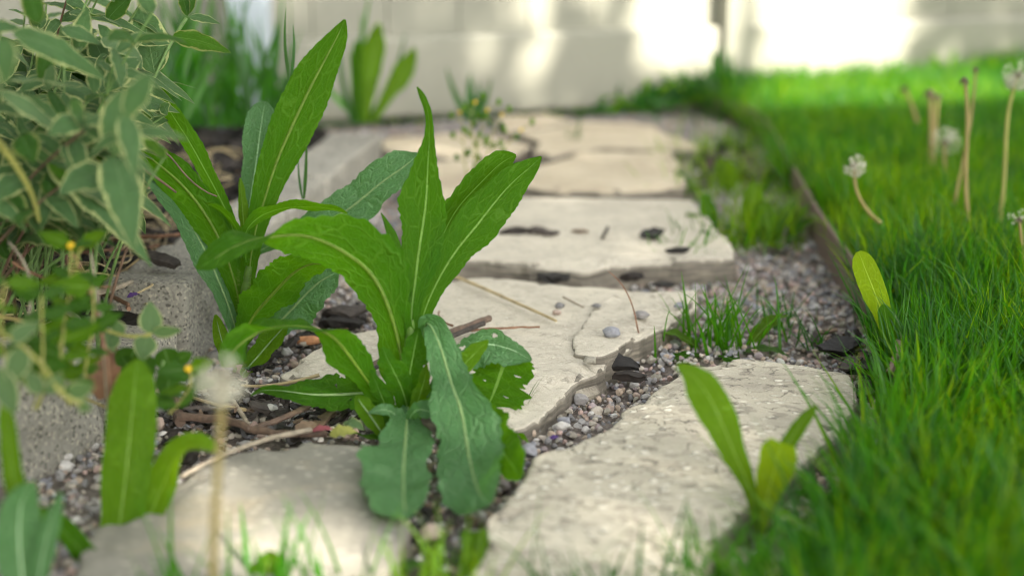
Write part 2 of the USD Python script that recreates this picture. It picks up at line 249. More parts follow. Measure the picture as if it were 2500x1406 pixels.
def stone_mat(name, base, dark, light, flake=0.6, grey=0.3, fs=105.0):
    """cream flagstone: patches, flat mica-like flakes, thin cracks"""
    nodes = {'geo': ('geometry', {}), 'mp': ('mapping', {'scale': (1.0, 1.3, 0.35)}),
        'n1': ('noise_texture', {'scale': 7.0, 'detail': 6.0, 'roughness': 0.65}), 'r1': ('rgb_ramp', {'ramp': [(0.32, dark), (0.52, base), (0.72, light)]}),
        'nd': ('noise_texture', {'scale': 160.0, 'detail': 3.0}), 'ds': ('vector_math', {'math_type': 'scale', 'scale': 0.008}), 'da': ('vector_math', {'math_type': 'add'}),
        'v1': ('voronoi_texture', {'feature': 'f1', 'scale': fs, 'randomness': 1.0}), 'sc': ('separate_color', {}),
        'fr': ('map_range', {'from_min': 0.45, 'from_max': 0.85, 'to_min': 0.0, 'to_max': flake, 'clamp': True, 'range_type': 'smoothstep'}), 'le': ('map_range', {'from_min': 0.20, 'from_max': 0.48, 'to_min': 1.0, 'to_max': 0.0, 'clamp': True, 'range_type': 'smoothstep'}), 'fm': ('math', {'math_type': 'multiply'}),
        'fl': ('mix', {'color2': (0.67, 0.625, 0.53)}),
        'dm': ('map_range', {'from_min': 0.28, 'from_max': 0.10, 'to_min': 0.0, 'to_max': flake * 0.55, 'clamp': True, 'range_type': 'linear'}),
        'fd': ('mix', {'color2': (0.20, 0.175, 0.14)}),
        've': ('voronoi_texture', {'feature': 'distance_to_edge', 'scale': fs * 0.62}), 'n3': ('noise_texture', {'scale': 60.0, 'detail': 3.0}),
        'ew': ('map_range', {'from_min': 0.50, 'from_max': 0.68, 'to_min': 0.0, 'to_max': 0.07, 'clamp': True}), 'el': ('math', {'math_type': 'less_than'}), 'ef': ('math', {'math_type': 'multiply', 'value2': 0.62 * min(1, flake * 1.2)}),
        'ck': ('mix', {'color2': (0.06, 0.05, 0.04)}),
        'n4': ('noise_texture', {'scale': 900.0, 'detail': 2.0}), 'g4': ('rgb_ramp', {'ramp': [(0.3, (0.82, 0.82, 0.82)), (0.7, (1.12, 1.12, 1.12))]}), 'gm': ('mix', {'mix_type': 'multiply', 'fac': 1.0}),
        'n5': ('noise_texture', {'scale': 16.0, 'detail': 5.0, 'roughness': 0.7}), 'g5': ('map_range', {'from_min': 0.5, 'from_max': 0.68, 'to_min': 0.0, 'to_max': grey, 'clamp': True}), 'gg': ('mix', {'color2': (0.24, 0.225, 0.195)}),
        'h1': ('math', {'math_type': 'multiply_add', 'value2': 1.0}), 'h2': ('math', {'math_type': 'multiply_add', 'value2': -0.9}), 'h0': ('noise_texture', {'scale': 150.0, 'detail': 5.0, 'roughness': 0.65}),
        'b': ('bump', {'strength': 1.0, 'distance': 0.0016}), 'p': ('principled_bsdf', {'roughness': 0.72, 'specular_ior_level': 0.3}),
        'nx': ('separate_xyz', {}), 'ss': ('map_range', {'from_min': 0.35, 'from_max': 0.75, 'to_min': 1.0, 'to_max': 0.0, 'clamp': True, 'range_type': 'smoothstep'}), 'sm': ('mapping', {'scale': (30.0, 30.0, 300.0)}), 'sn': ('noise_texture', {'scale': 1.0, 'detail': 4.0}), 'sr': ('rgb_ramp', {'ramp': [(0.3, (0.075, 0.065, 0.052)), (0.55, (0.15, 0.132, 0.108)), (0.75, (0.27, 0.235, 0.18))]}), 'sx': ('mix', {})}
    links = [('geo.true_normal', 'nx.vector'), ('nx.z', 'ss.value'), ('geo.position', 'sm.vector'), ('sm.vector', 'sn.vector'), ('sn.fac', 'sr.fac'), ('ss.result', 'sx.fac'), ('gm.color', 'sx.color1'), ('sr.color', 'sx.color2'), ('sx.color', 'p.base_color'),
        ('geo.position', 'mp.vector'), ('mp.vector', 'n1.vector'), ('n1.fac', 'r1.fac'), ('mp.vector', 'nd.vector'), ('nd.color', 'ds.vector1'), ('mp.vector', 'da.vector1'), ('ds.vector', 'da.vector2'),
        ('da.vector', 'v1.vector'), ('v1.color', 'sc.color'), ('sc.r', 'fr.value'), ('v1.distance', 'le.value'), ('fr.result', 'fm.value1'), ('le.result', 'fm.value2'), ('fm.value', 'fl.fac'), ('sc.g', 'dm.value'), ('dm.result', 'fd.fac'),
        ('mp.vector', 'n5.vector'), ('n5.fac', 'g5.value'), ('g5.result', 'gg.fac'), ('r1.color', 'gg.color1'), ('gg.color', 'fd.color1'), ('fd.color', 'fl.color1'),
        ('da.vector', 've.vector'), ('mp.vector', 'n3.vector'), ('n3.fac', 'ew.value'), ('ve.distance', 'el.value1'), ('ew.result', 'el.value2'), ('el.value', 'ef.value1'), ('ef.value', 'ck.fac'), ('fl.color', 'ck.color1'),
        ('geo.position', 'n4.vector'), ('n4.fac', 'g4.fac'), ('ck.color', 'gm.color1'), ('g4.color', 'gm.color2'),
        ('mp.vector', 'h0.vector'), ('h0.fac', 'h1.value1'), ('fm.value', 'h1.value3'), ('el.value', 'h2.value1'), ('h1.value', 'h2.value3'), ('h2.value', 'b.height'), ('b.normal', 'p.normal')]
    return mat(name, nodes, links, surface='p.BSDF')
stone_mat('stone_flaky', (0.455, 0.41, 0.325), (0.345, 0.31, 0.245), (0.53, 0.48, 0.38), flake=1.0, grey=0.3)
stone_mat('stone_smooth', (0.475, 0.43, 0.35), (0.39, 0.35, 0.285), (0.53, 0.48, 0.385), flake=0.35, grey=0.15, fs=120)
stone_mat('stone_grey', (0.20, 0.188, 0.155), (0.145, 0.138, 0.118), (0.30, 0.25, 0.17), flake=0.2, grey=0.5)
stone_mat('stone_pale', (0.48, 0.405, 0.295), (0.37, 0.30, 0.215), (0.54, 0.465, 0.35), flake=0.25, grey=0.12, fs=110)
# concrete with fine aggregate
mat('concrete', {'geo': ('geometry', {}), 'n1': ('noise_texture', {'scale': 9.0, 'detail': 5.0}), 'r1': ('rgb_ramp', {'ramp': [(0.3, (0.20, 0.19, 0.165)), (0.7, (0.29, 0.275, 0.24))]}),
    'v': ('voronoi_texture', {'scale': 420.0}), 'sc': ('separate_color', {}), 'rv': ('rgb_ramp', {'ramp': [(0.0, (0.35, 0.35, 0.35)), (0.2, (0.85, 0.85, 0.85)), (0.8, (1.05, 1.05, 1.05)), (1.0, (1.55, 1.5, 1.4))]}), 'm': ('mix', {'mix_type': 'multiply', 'fac': 1.0}),
    'b': ('bump', {'strength': 1.0, 'distance': 0.0012}), 'p': ('principled_bsdf', {'roughness': 0.9, 'specular_ior_level': 0.2})},
    [('geo.position', 'n1.vector'), ('n1.fac', 'r1.fac'), ('geo.position', 'v.vector'), ('v.color', 'sc.color'), ('sc.r', 'rv.fac'), ('r1.color', 'm.color1'), ('rv.color', 'm.color2'), ('m.color', 'p.base_color'), ('sc.r', 'b.height'), ('b.normal', 'p.normal')], surface='p.BSDF')

# ------------------------------------------------------------------ the setting: ground, lawn, path, bed
FD = np.array([math.cos(math.radians(21)), math.sin(math.radians(21)), 0.0]); FO = np.array([0.0, 3.0, 0.0]); FNRM = np.array([FD[1], -FD[0], 0.0])
def fence_at(s, z=0.0, off=0.0): return FO + FD * s + FNRM * off + np.array([0, 0, z])
def sheet(poly, step, zf, mat_, name, kind='structure', fine=None):
    """a bumpy sheet over a polygon; zf(xy) gives its height"""
    b = poly.exterior.segmentize(step) if hasattr(poly.exterior, 'segmentize') else shapely.segmentize(poly.exterior, step)
    P = [np.array(b.coords)[:-1]]
    x0, y0, x1, y1 = poly.bounds
    gx, gy = np.meshgrid(np.arange(x0, x1, step), np.arange(y0, y1, step)); g = np.c_[gx.ravel(), gy.ravel()]; g = g + RNG.uniform(-.3, .3, g.shape) * step
    g = g[shapely.contains_xy(poly.buffer(-step * 0.5), g[:, 0], g[:, 1])]; P.append(g); P = np.vstack(P)
    tri = Delaunay(P).simplices; c = P[tri].mean(1); tri = tri[shapely.contains_xy(poly, c[:, 0], c[:, 1])]
    a, bb, cc = P[tri[:, 0]], P[tri[:, 1]], P[tri[:, 2]]; neg = np.cross(bb - a, cc - a) < 0; tri[neg] = tri[neg][:, ::-1]
    return tag(obj(name, (np.c_[P, zf(P)], tri), mat_, smooth=True), kind=kind)
def n2(P, s, seed=0, oct_=4): return meshkit.fbm(np.c_[P * s, np.zeros(len(P))], oct_, seed) - 0.5
g_ = 60.0
tag(obj('ground', (np.array([[-g_, -g_, -0.09], [g_, -g_, -0.09], [g_, g_, -0.09], [-g_, g_, -0.09]]), np.array([[0, 1, 2], [0, 2, 3]])), M['ground']), kind='structure')
EDGE_PX = [(1880, 1900), (1985, 1500), (2105, 1250), (2160, 1050), (2170, 900), (2108, 792), (2048, 690), (1990, 600), (1938, 505), (1900, 410), (1850, 345), (1750, 293), (1650, 268), (1570, 262)]
EDGE = np.array([gnd(x, y, 0.0)[:2] for x, y in EDGE_PX])
KERB_PX = [(-160, 1500), (60, 1190), (280, 1062), (470, 890), (640, 730), (800, 560), (938, 420)]
KERB = np.array([gnd(x, y, 0.0)[:2] for x, y in KERB_PX])
fl, fr = fence_at(-3.0)[:2], fence_at(7.0)[:2]
lawn_poly = sg.Polygon([*EDGE, *[fence_at(s)[:2] for s in (0.35, 3.0, 7.0)], (7, -4), (EDGE[0][0] - .02, -4)]).buffer(0)
path_poly = sg.Polygon([*KERB, (KERB[-1][0] - .25, KERB[-1][1] + .25), fence_at(-0.55)[:2], fence_at(0.45)[:2], *EDGE[::-1], (EDGE[0][0], -0.2), (KERB[0][0], -0.2)]).buffer(0)
bed_poly = sg.Polygon([*KERB, (KERB[-1][0] - .2, KERB[-1][1] + .22), fence_at(-0.5)[:2], fence_at(-3)[:2], (-3.4, -0.5), (KERB[0][0] - .03, -.5)]).buffer(0)
BEDZ = 0.052
near = sg.box(-1.7, 0.2, 2.4, 4.2)
sheet(lawn_poly, 0.12, lambda P: 0.018 + 0.02 * n2(P, 3, 1), M['lawn_soil'], 'lawn_soil')
sheet(path_poly.buffer(0.03).intersection(near), 0.02, lambda P: -0.004 + 0.02 * n2(P, 9, 2), M['gravel_base'], 'path')
sheet(bed_poly.buffer(-0.03).intersection(near).buffer(0), 0.02, lambda P: BEDZ - 0.012 + 0.04 * n2(P, 11, 3), M['soil'], 'garden_bed')

# ------------------------------------------------------------------ fence
fence = thing('vinyl_fence', 'long cream vinyl privacy fence with a deep bottom rail across the back', 'fence', FO)
def fbox(s0, s1, o0, o1, z0, z1, bev=0.006):
    """a bevelled box along the fence, o is towards the camera"""
    b = trimesh.creation.box((s1 - s0, o1 - o0, z1 - z0))
    pr = sg.box(o0, z0, o1, z1).buffer(-bev).buffer(bev, quad_segs=3)
    m = trimesh.creation.extrude_polygon(pr, s1 - s0, engine='earcut'); v = np.array(m.vertices)
    q = FD[None] * (s0 + v[:, 2:3]) + FNRM[None] * v[:, 0:1] + np.array([[0, 0, 1.0]]) * v[:, 1:2]
    return q, np.array(m.faces)[:, ::-1]
RZ0, RZ1 = 0.022, 0.187
for k, s in enumerate(np.arange(-2.4, 3.6, 0.152)):
    obj('board', fbox(s + 0.0015, s + 0.1505, -0.011 + 0.0005 * (k % 2), 0.011 + 0.0005 * (k % 3), 0.15, 1.72, 0.003), M['vinyl'], fence, smooth=30)
SP = 0.475
for s0, s1 in ((-2.4, SP), (SP + 0.062, 3.6)):
    obj('bottom_rail', fbox(s0, s1 - 0.002, -0.025, 0.040, RZ0, RZ1, 0.014), M['vinyl'], fence, smooth=30)
    obj('top_rail', fbox(s0, s1 - 0.002, -0.025, 0.027, 1.70, 1.82, 0.009), M['vinyl'], fence, smooth=30)
obj('post', fbox(SP, SP + 0.062, -0.05, 0.062, -0.08, 1.9, 0.008), M['vinyl'], fence, smooth=30)
# white post at the left end, behind the tall grass
pz = 2.62; pb = at(618, 235, pz)
post = thing('white_post', 'pale bluish white plastic post standing behind the tall grass at the left', 'post', (pb[0], pb[1], 0))
def rbox(x, y, z0, z1, bev):
    pr = sg.box(-x / 2, -y / 2, x / 2, y / 2).buffer(-bev).buffer(bev, quad_segs=4); m = trimesh.creation.extrude_polygon(pr, z1 - z0, engine='earcut'); m.apply_translation((0, 0, z0)); return m
obj('shaft', rbox(0.075, 0.075, 0.0, 1.5, 0.01), M['white_plastic'], post, smooth=30); obj('base_collar', rbox(0.11, 0.11, 0.0, 0.05, 0.015), M['white_plastic'], post, smooth=30)
obj('cap', rbox(0.09, 0.09, 1.5, 1.52, 0.01), M['white_plastic'], post, smooth=30)

# ------------------------------------------------------------------ kerb blocks
def kerb_block(c0, c1, width, top, label, rot=0.0, seed=0):
    """a split-faced concrete block whose path face runs c0 -> c1 on the ground"""
    c0, c1 = np.array(c0), np.array(c1); d = c1 - c0; L = np.linalg.norm(d); d = d / L; nrm = np.array([-d[1], d[0]])
    n = (int(L / 0.006), int(width / 0.006), 14)
    b = trimesh.creation.box((L, width, top + 0.05)); 
    import manifold3d as m3
    mm = m3.Manifold(m3.Mesh(np.array(b.vertices, np.float32), np.array(b.faces, np.uint32))).refine_to_length(0.007).to_mesh()
    v = np.array(mm.vert_properties[:, :3], float); f = np.array(mm.tri_verts)
    h = np.array([L / 2, width / 2, (top + .05) / 2]); r = 0.006
    inner = np.clip(v, -(h - r), h - r); dv = v - inner; v = inner + dv / np.maximum(np.linalg.norm(dv, axis=1, keepdims=True), r) * r
    v += (meshkit.fbm(v * 38 + seed * 7, 4, seed)[:, None] - 0.5) * 0.013 * unit(v / h ** 1.0) + (meshkit.fbm(v * 130 + seed, 3, seed + 5)[:, None] - 0.5) * 0.003 * unit(v / h)
    v[:, 2] += top - h[2]
    a0 = (c0 + c1) / 2 + nrm * width / 2
    p = np.c_[a0[0] + d[0] * v[:, 0] + nrm[0] * v[:, 1], a0[1] + d[1] * v[:, 0] + nrm[1] * v[:, 1], v[:, 2]]
    o = obj('kerb_block', (p, f), M['concrete'], smooth=40)
    return tag(o, label, 'kerb block')
def kp(a, b): return gnd(*a)[:2], gnd(*b)[:2]
kerb_block(*kp((40, 1195), (262, 1085)), 0.10, 0.082, 'grey concrete kerb block nearest the viewer, behind blurred yellow green sprigs', seed=1)
kerb_block(*kp((462, 885), (596, 775)), 0.085, 0.078, 'rough grey concrete kerb block beside the left lettuce plant, its corner exposed', seed=2)
kerb_block(*kp((606, 768), (705, 660)), 0.085, 0.074, 'concrete kerb block directly behind the stems of the left lettuce plant', seed=3)
kerb_block(*kp((712, 652), (800, 558)), 0.085, 0.072, 'pale concrete kerb block between the two lettuce plants, next to the last block', seed=4)
kerb_block(*kp((806, 550), (935, 428)), 0.085, 0.070, 'farthest pale concrete kerb block ending the row near the fence', seed=5)
kerb_block(*kp((290, 1040), (440, 905)), 0.085, 0.045, 'low concrete kerb block sunk lower than its neighbours in the dark mulch', seed=6)

# ------------------------------------------------------------------ flagstones
STONES = []
def flagstone(pts, top, m, label, jag=0.0025, rnd=0.006, seed=0, tilt=(0, 0), under=0.012):
    poly = poly_px(pts, top)
    b = np.array(shapely.segmentize(poly.exterior, 0.006).coords)[:-1]
    # smooth the corners a little, then fray
    for _ in range(3): b = 0.5 * b + 0.25 * (np.roll(b, 1, 0) + np.roll(b, -1, 0))
    b = b + (np.c_[meshkit.fbm(np.c_[b * 45, b[:, :1] * 0 + seed], 4, seed), meshkit.fbm(np.c_[b * 45, b[:, :1] * 0 + seed + 9], 4, seed + 3)] - 0.5) * jag * 4
    poly = sg.Polygon(b).buffer(0)
    if poly.geom_type != 'Polygon': poly = max(poly.geoms, key=lambda g: g.area)
    b = np.array(shapely.segmentize(poly.exterior, 0.006).coords)[:-1]
    if not shapely.is_ccw(sg.LinearRing(b)): b = b[::-1]
    poly = sg.Polygon(b); STONES.append((poly, top))
    P = [b]
    for dd in (rnd * .25, rnd * .6, rnd * 1.1, rnd * 2):
        q = poly.buffer(-dd)
        for g in getattr(q, 'geoms', [q]):
            if g.area > 1e-5: P.append(np.array(shapely.segmentize(g.exterior, 0.007).coords)[:-1])
    x0, y0, x1, y1 = poly.bounds; gx, gy = np.meshgrid(np.arange(x0, x1, .009), np.arange(y0, y1, .009)); g = np.c_[gx.ravel(), gy.ravel()] + RNG.uniform(-.003, .003, (gx.size, 2))
    g = g[shapely.contains_xy(poly.buffer(-rnd * 2 - .004), g[:, 0], g[:, 1])]; P.append(g); P = np.vstack(P)
    tri = Delaunay(P).simplices; c = P[tri].mean(1); tri = tri[shapely.contains_xy(poly, c[:, 0], c[:, 1])]
    a, bb, cc = P[tri[:, 0]], P[tri[:, 1]], P[tri[:, 2]]; ar = np.cross(bb - a, cc - a); tri[ar < 0] = tri[ar < 0][:, ::-1]; tri = tri[np.abs(ar) > 1e-10]
    d = shapely.distance(shapely.points(P), poly.exterior); x = np.clip(1 - d / rnd, 0, 1)
    c0 = b.mean(0)
    z = top - rnd * 0.7 * (1 - np.sqrt(np.maximum(0, 1 - x ** 2))) + 0.0035 * n2(P, 7, seed + 20) + 0.0022 * n2(P, 60, seed + 21) + (P - c0) @ np.array(tilt)
    # chipped layers near the border
    chip = (n2(P, 14, seed + 30) > 0.05) * np.clip(1 - d / 0.03, 0, 1); z -= 0.004 * (chip > 0.35)
    V = [np.c_[P, z]]; Fc = [tri]; nb = len(b); prev = np.arange(nb); cnt = len(P); zb = z[:nb]
    nrm = np.array([[0, 1], [-1, 0]]) @ (np.roll(b, -1, 0) - np.roll(b, 1, 0)).T; nrm = -unit(nrm.T)
    L = 5
    for k in range(1, L + 1):
        t = k / L; zz = zb * (1 - t) + (-0.02) * t
        off = under * (meshkit.fbm(np.c_[b * 30, zz * 260 + seed], 3, seed + k) - 0.45) - 0.004 * t
        q = b + nrm * off[:, None]
        V.append(np.c_[q, zz]); cur = cnt + np.arange(nb); nx = np.roll(np.arange(nb), -1)
        Fc += [np.c_[prev, cur, cur[nx]], np.c_[prev, cur[nx], prev[nx]]]; prev = cur; cnt += nb
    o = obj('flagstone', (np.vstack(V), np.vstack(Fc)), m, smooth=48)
    return tag(o, label, 'flagstone')
S1 = [(1690, 880), (1830, 873), (1960, 886), (2085, 908), (2097, 965), (2060, 1052), (2000, 1092), (1900, 1190), (1775, 1290), (1735, 1360), (1700, 1520), (1600, 1600), (1250, 1620), (1120, 1560), (1130, 1420), (1180, 1335), (1195, 1255), (1262, 1185), (1290, 1125), (1330, 1102), (1400, 1080), (1480, 1030), (1550, 977), (1630, 918)]
S2 = [(440, 1160), (520, 1115), (640, 1085), (740, 1072), (860, 1078), (905, 1090), (930, 1150), (965, 1235), (1003, 1285), (985, 1350), (930, 1430), (760, 1540), (420, 1560), (200, 1500), (170, 1400), (225, 1275), (330, 1225)]
S3 = [(1060, 690), (1180, 676), (1330, 690), (1400, 700), (1480, 697), (1560, 710), (1700, 706), (1712, 730), (1640, 792), (1580, 812), (1540, 842), (1485, 878), (1470, 898), (1400, 925), (1365, 965), (1330, 1000), (1290, 1032), (1210, 1042), (1100, 1010), (960, 985), (860, 938), (790, 922), (700, 918), (678, 905), (720, 880), (800, 832), (870, 800), (930, 790), (1000, 740)]
S4 = [(1060, 505), (1250, 478), (1400, 481), (1690, 486), (1735, 532), (1790, 600), (1797, 630), (1640, 636), (1500, 640), (1425, 657), (1280, 641), (1150, 632), (1050, 640), (985, 610), (1020, 545)]
S5 = [(1300, 400), (1450, 363), (1640, 368), (1665, 420), (1676, 450), (1600, 459), (1480, 466), (1380, 464), (1300, 452), (1240, 440), (1250, 415)]
S6 = [(1040, 400), (1120, 388), (1215, 395), (1230, 430), (1205, 462), (1100, 485), (1040, 490), (985, 470), (1000, 425)]
S7 = [(935, 338), (1100, 320), (1235, 333), (1300, 356), (1235, 382), (1080, 380), (975, 378), (930, 360)]
S8 = [(1262, 322), (1420, 296), (1590, 301), (1640, 326), (1705, 347), (1712, 364), (1610, 366), (1460, 358), (1345, 380), (1300, 372), (1318, 348)]
S9 = [(1215, 285), (1330, 272), (1380, 286), (1395, 292), (1290, 312), (1230, 318)]
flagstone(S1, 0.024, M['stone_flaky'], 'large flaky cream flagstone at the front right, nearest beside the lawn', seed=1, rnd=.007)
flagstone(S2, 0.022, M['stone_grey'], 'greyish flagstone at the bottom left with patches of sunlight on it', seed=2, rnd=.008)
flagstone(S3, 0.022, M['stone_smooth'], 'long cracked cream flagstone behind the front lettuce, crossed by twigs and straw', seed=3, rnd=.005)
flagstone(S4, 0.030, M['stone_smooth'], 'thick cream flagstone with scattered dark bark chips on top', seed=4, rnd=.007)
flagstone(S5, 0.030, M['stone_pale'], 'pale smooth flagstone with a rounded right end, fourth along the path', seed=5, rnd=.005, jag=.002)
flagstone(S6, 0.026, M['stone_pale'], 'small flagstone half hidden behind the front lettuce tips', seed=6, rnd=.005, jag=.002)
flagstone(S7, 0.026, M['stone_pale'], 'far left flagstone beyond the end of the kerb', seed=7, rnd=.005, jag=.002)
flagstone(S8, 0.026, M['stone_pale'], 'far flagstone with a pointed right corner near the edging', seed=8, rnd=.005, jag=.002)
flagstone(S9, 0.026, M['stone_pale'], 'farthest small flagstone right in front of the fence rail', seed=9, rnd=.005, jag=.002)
stones_union = shapely.union_all([p for p, _ in STONES])
# thin upper layer that has flaked off the long stone
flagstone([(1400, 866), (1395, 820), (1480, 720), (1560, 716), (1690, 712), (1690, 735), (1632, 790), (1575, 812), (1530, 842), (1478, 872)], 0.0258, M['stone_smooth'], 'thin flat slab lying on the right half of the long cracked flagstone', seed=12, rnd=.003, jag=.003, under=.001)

# ------------------------------------------------------------------ gravel (stuff) and larger pebbles
def pebble(seed, sub=1, flat=0.7):
    m = trimesh.creation.icosphere(sub, 0.5); v = np.array(m.vertices); rs = np.random.default_rng(seed)
    v = v * (1 + 0.5 * (meshkit.noise(v * 2.6 + seed * 3.1, seed)[:, None] - 0.5)); v *= np.array([1.0, rs.uniform(.65, .95), rs.uniform(.5, .8)])
    for _ in range(9):
        n = unit(rs.normal(size=3)); d = v @ n; lim = rs.uniform(.26, .36); v = v - np.maximum(d - lim, 0)[:, None] * n * 0.85
    return v, np.array(m.faces)
def instancer(path, protos, pos, idx, quat, scale, label=None, category=None, kind='stuff'):
    pi = UsdGeom.PointInstancer.Define(stage, path); ps = []
    for k, (v, f, m, sm) in enumerate(protos):
        pp = f'{path}/prototypes/piece' + (f'_{k:03d}' if k else ''); usdkit.mesh(stage, pp, (v, f), m, smooth=sm); ps.append(Sdf.Path(pp))
    UsdGeom.Scope.Define(stage, f'{path}/prototypes')
    pi.CreatePrototypesRel().SetTargets(ps); pi.CreateProtoIndicesAttr(Vt.IntArray.FromNumpy(np.asarray(idx, np.int32)))
    pi.CreatePositionsAttr(Vt.Vec3fArray.FromNumpy(np.asarray(pos, np.float32)))
    pi.CreateOrientationsAttr(Vt.QuathArray([Gf.Quath(float(q[3]), float(q[0]), float(q[1]), float(q[2])) for q in quat]))
    pi.CreateScalesAttr(Vt.Vec3fArray.FromNumpy(np.asarray(scale, np.float32)))
    return tag(pi, label, category, kind=kind)
from scipy.spatial.transform import Rotation as Rot
def scatter(poly, n, rng):
    x0, y0, x1, y1 = poly.bounds; out = np.zeros((0, 2))
    while len(out) < n:
        p = rng.uniform((x0, y0), (x1, y1), (n * 2, 2)); out = np.vstack([out, p[shapely.contains_xy(poly, p[:, 0], p[:, 1])]])
    return out[:n]
rg = np.random.default_rng(5)
grav_poly = path_poly.intersection(sg.box(-.8, .62, 1.3, 3.3)).difference(stones_union.buffer(-0.006))
nG = 25000
# denser small pebbles near the camera
gp = scatter(grav_poly, nG, rg); size = np.exp(rg.normal(math.log(0.0058), 0.38, nG)); size = np.clip(size, .004, .017)
gz = -0.002 + 0.02 * n2(gp, 9, 2) + rg.uniform(-.003, .006, nG)
protos = [(*pebble(k), M['pebble_' + 'abcdefghijkl'[k]], 28) for k in range(12)]
instancer('/World/gravel', protos, np.c_[gp, gz], rg.integers(0, 12, nG), (Rot.from_euler('z', rg.uniform(0, 360, nG), degrees=True) * Rot.from_euler('xy', rg.normal(0, 22, (nG, 2)), degrees=True)).as_quat(), size[:, None] * rg.uniform(.8, 1.2, (nG, 3)), 'small rounded grey and pinkish pebbles filling the joints of the path', 'gravel')
def loose_pebble(px, py, d, label, m, z=0.022, seed=0, group=None, sub=3):
    v, f = pebble(seed + 40, sub); q = gnd(px, py, z + d * .25); R = Rot.from_euler('z', seed * 77, degrees=True).as_matrix()
    o = obj('pebble', ((v * d * np.array([1, 1, .75])) @ R.T + q, f), m, smooth=30); tag(o, label, 'pebble', group)
loose_pebble(1366, 745, .012, 'blue grey pebble lying on the long flagstone near the thin dark stem', M['pebble_i'], seed=1)
loose_pebble(1358, 763, .011, 'brownish pebble just below a blue grey one on the long flagstone', M['pebble_d'], seed=2)
loose_pebble(1456, 746, .011, 'small grey pebble on the long flagstone, left of the curved dry stem', M['pebble_i'], z=.026, seed=3)
loose_pebble(1566, 768, .018, 'flat grey pebble on the flagstone right of the curved dry stem', M['pebble_b'], z=.026, seed=4)
loose_pebble(1490, 811, .020, 'slim dark grey pebble lying on the thin upper slab', M['pebble_e'], z=.026, seed=5)
loose_pebble(1442, 880, .016, 'tan pebble beside the dark crack of the long flagstone', M['pebble_l'], seed=6)
loose_pebble(1658, 745, .012, 'blue pebble at the right end of the long flagstone by the grass tuft', M['pebble_e'], z=.026, seed=7)
loose_pebble(1418, 975, .019, 'largest dark grey pebble on top of the front gravel', M['pebble_b'], z=.004, seed=8)
loose_pebble(1380, 1027, .014, 'blue green pebble at the front of the gravel wedge', M['pebble_e'], z=.006, seed=9)
loose_pebble(1372, 1040, .014, 'cream pebble at the front of the gravel wedge', M['pebble_f'], z=.006, seed=10)
loose_pebble(660, 996, .015, 'pale lilac pebble in the joint left of the front lettuce', M['pebble_f'], z=.006, seed=11)
loose_pebble(1055, 1298, .020, 'reddish brown pebble in the joint below the front lettuce', M['pebble_d'], z=.008, seed=12)
loose_pebble(1290, 1098, .020, 'smooth slate blue pebble against the front right flagstone edge', M['pebble_e'], z=.01, seed=13)
loose_pebble(742, 838, .013, 'round tan pebble under the bark by the left lettuce', M['pebble_c'], z=.008, seed=14)
loose_pebble(700, 858, .014, 'grey pebble in the small heap right of the left lettuce base', M['pebble_j'], z=.008, seed=15)
q = obj('shard', (pebble(90, 2)[0] * np.array([.032, .012, .012]) @ Rot.from_euler('z', 10, degrees=True).as_matrix().T + gnd(758, 830, .014), pebble(90, 2)[1]), M['terracotta'], smooth=50)
tag(q, 'orange brown elongated shard lying on dark bark near the left lettuce', 'shard')

# ------------------------------------------------------------------ bark chips
def chip(seed):
    rs = np.random.default_rng(seed); m = trimesh.creation.box((1, rs.uniform(.3, .55), rs.uniform(.12, .22))).subdivide().subdivide().subdivide(); v = np.array(m.vertices)
    v += .22 * (np.stack([meshkit.noise(v * 4 + seed * 3, seed + 6 + q) for q in range(3)], -1) - .5) * np.array([1, .8, .7]); v[:, :2] *= (1 + .35 * (meshkit.noise(v * 2 + seed, seed)[:, None] - .5)); v[:, 1] *= 1 - 1.5 * np.abs(v[:, 0]) ** 1.25 * (1 if seed % 3 else .4); v[:, 2] *= 1 - .9 * np.abs(v[:, 0]); v[:, 2] += .25 * (v[:, 0] ** 2) * rs.uniform(-1, 1) + .12 * (meshkit.noise(v * 5 + seed, seed + 2) - .5)
    v[:, 1] += .14 * (meshkit.noise(v * 6 + seed * 2, seed + 4) - .5)
    return v, np.array(m.faces)
def loose_chip(px, py, L, label, m, z=.03, yaw=0, tilt=0, seed=0, name='bark_chip', pitch=0):
    v, f = chip(seed); R = Rot.from_euler('zyx', (yaw, pitch, tilt), degrees=True).as_matrix(); w = (v * L) @ R.T
    w[:, 2] -= w[:, 2].min(); q = gnd(px, py, z); tag(obj(name, (w + q, f), m, smooth=25), label, 'bark chip')
rc = np.random.default_rng(8)
bed_near = bed_poly.difference(sg.LineString(KERB).buffer(.085)).buffer(-.012).intersection(sg.box(-1.1, .7, -.02, 2.9))
nC = 3200; cp = scatter(bed_near, nC, rc); cz = BEDZ - .006 + .04 * n2(cp, 11, 3) + rc.uniform(0, .012, nC)
cm = ['bark_black', 'bark_dark', 'bark_dark', 'bark_black', 'bark_grey', 'bark_dark', 'bark_black', 'bark_tan']
instancer('/World/bark_mulch', [(*chip(k + 100), M[cm[k]], False) for k in range(8)], np.c_[cp, cz], np.where(rc.random(nC) < .975, rc.integers(0, 7, nC), 7), (Rot.from_euler('z', rc.uniform(0, 360, nC), degrees=True) * Rot.from_euler('xy', rc.normal(0, 24, (nC, 2)), degrees=True)).as_quat(), (np.exp(rc.normal(math.log(.022), .4, nC)))[:, None] * np.ones((1, 3)), 'dark bark mulch covering the raised bed behind the kerb', 'mulch')
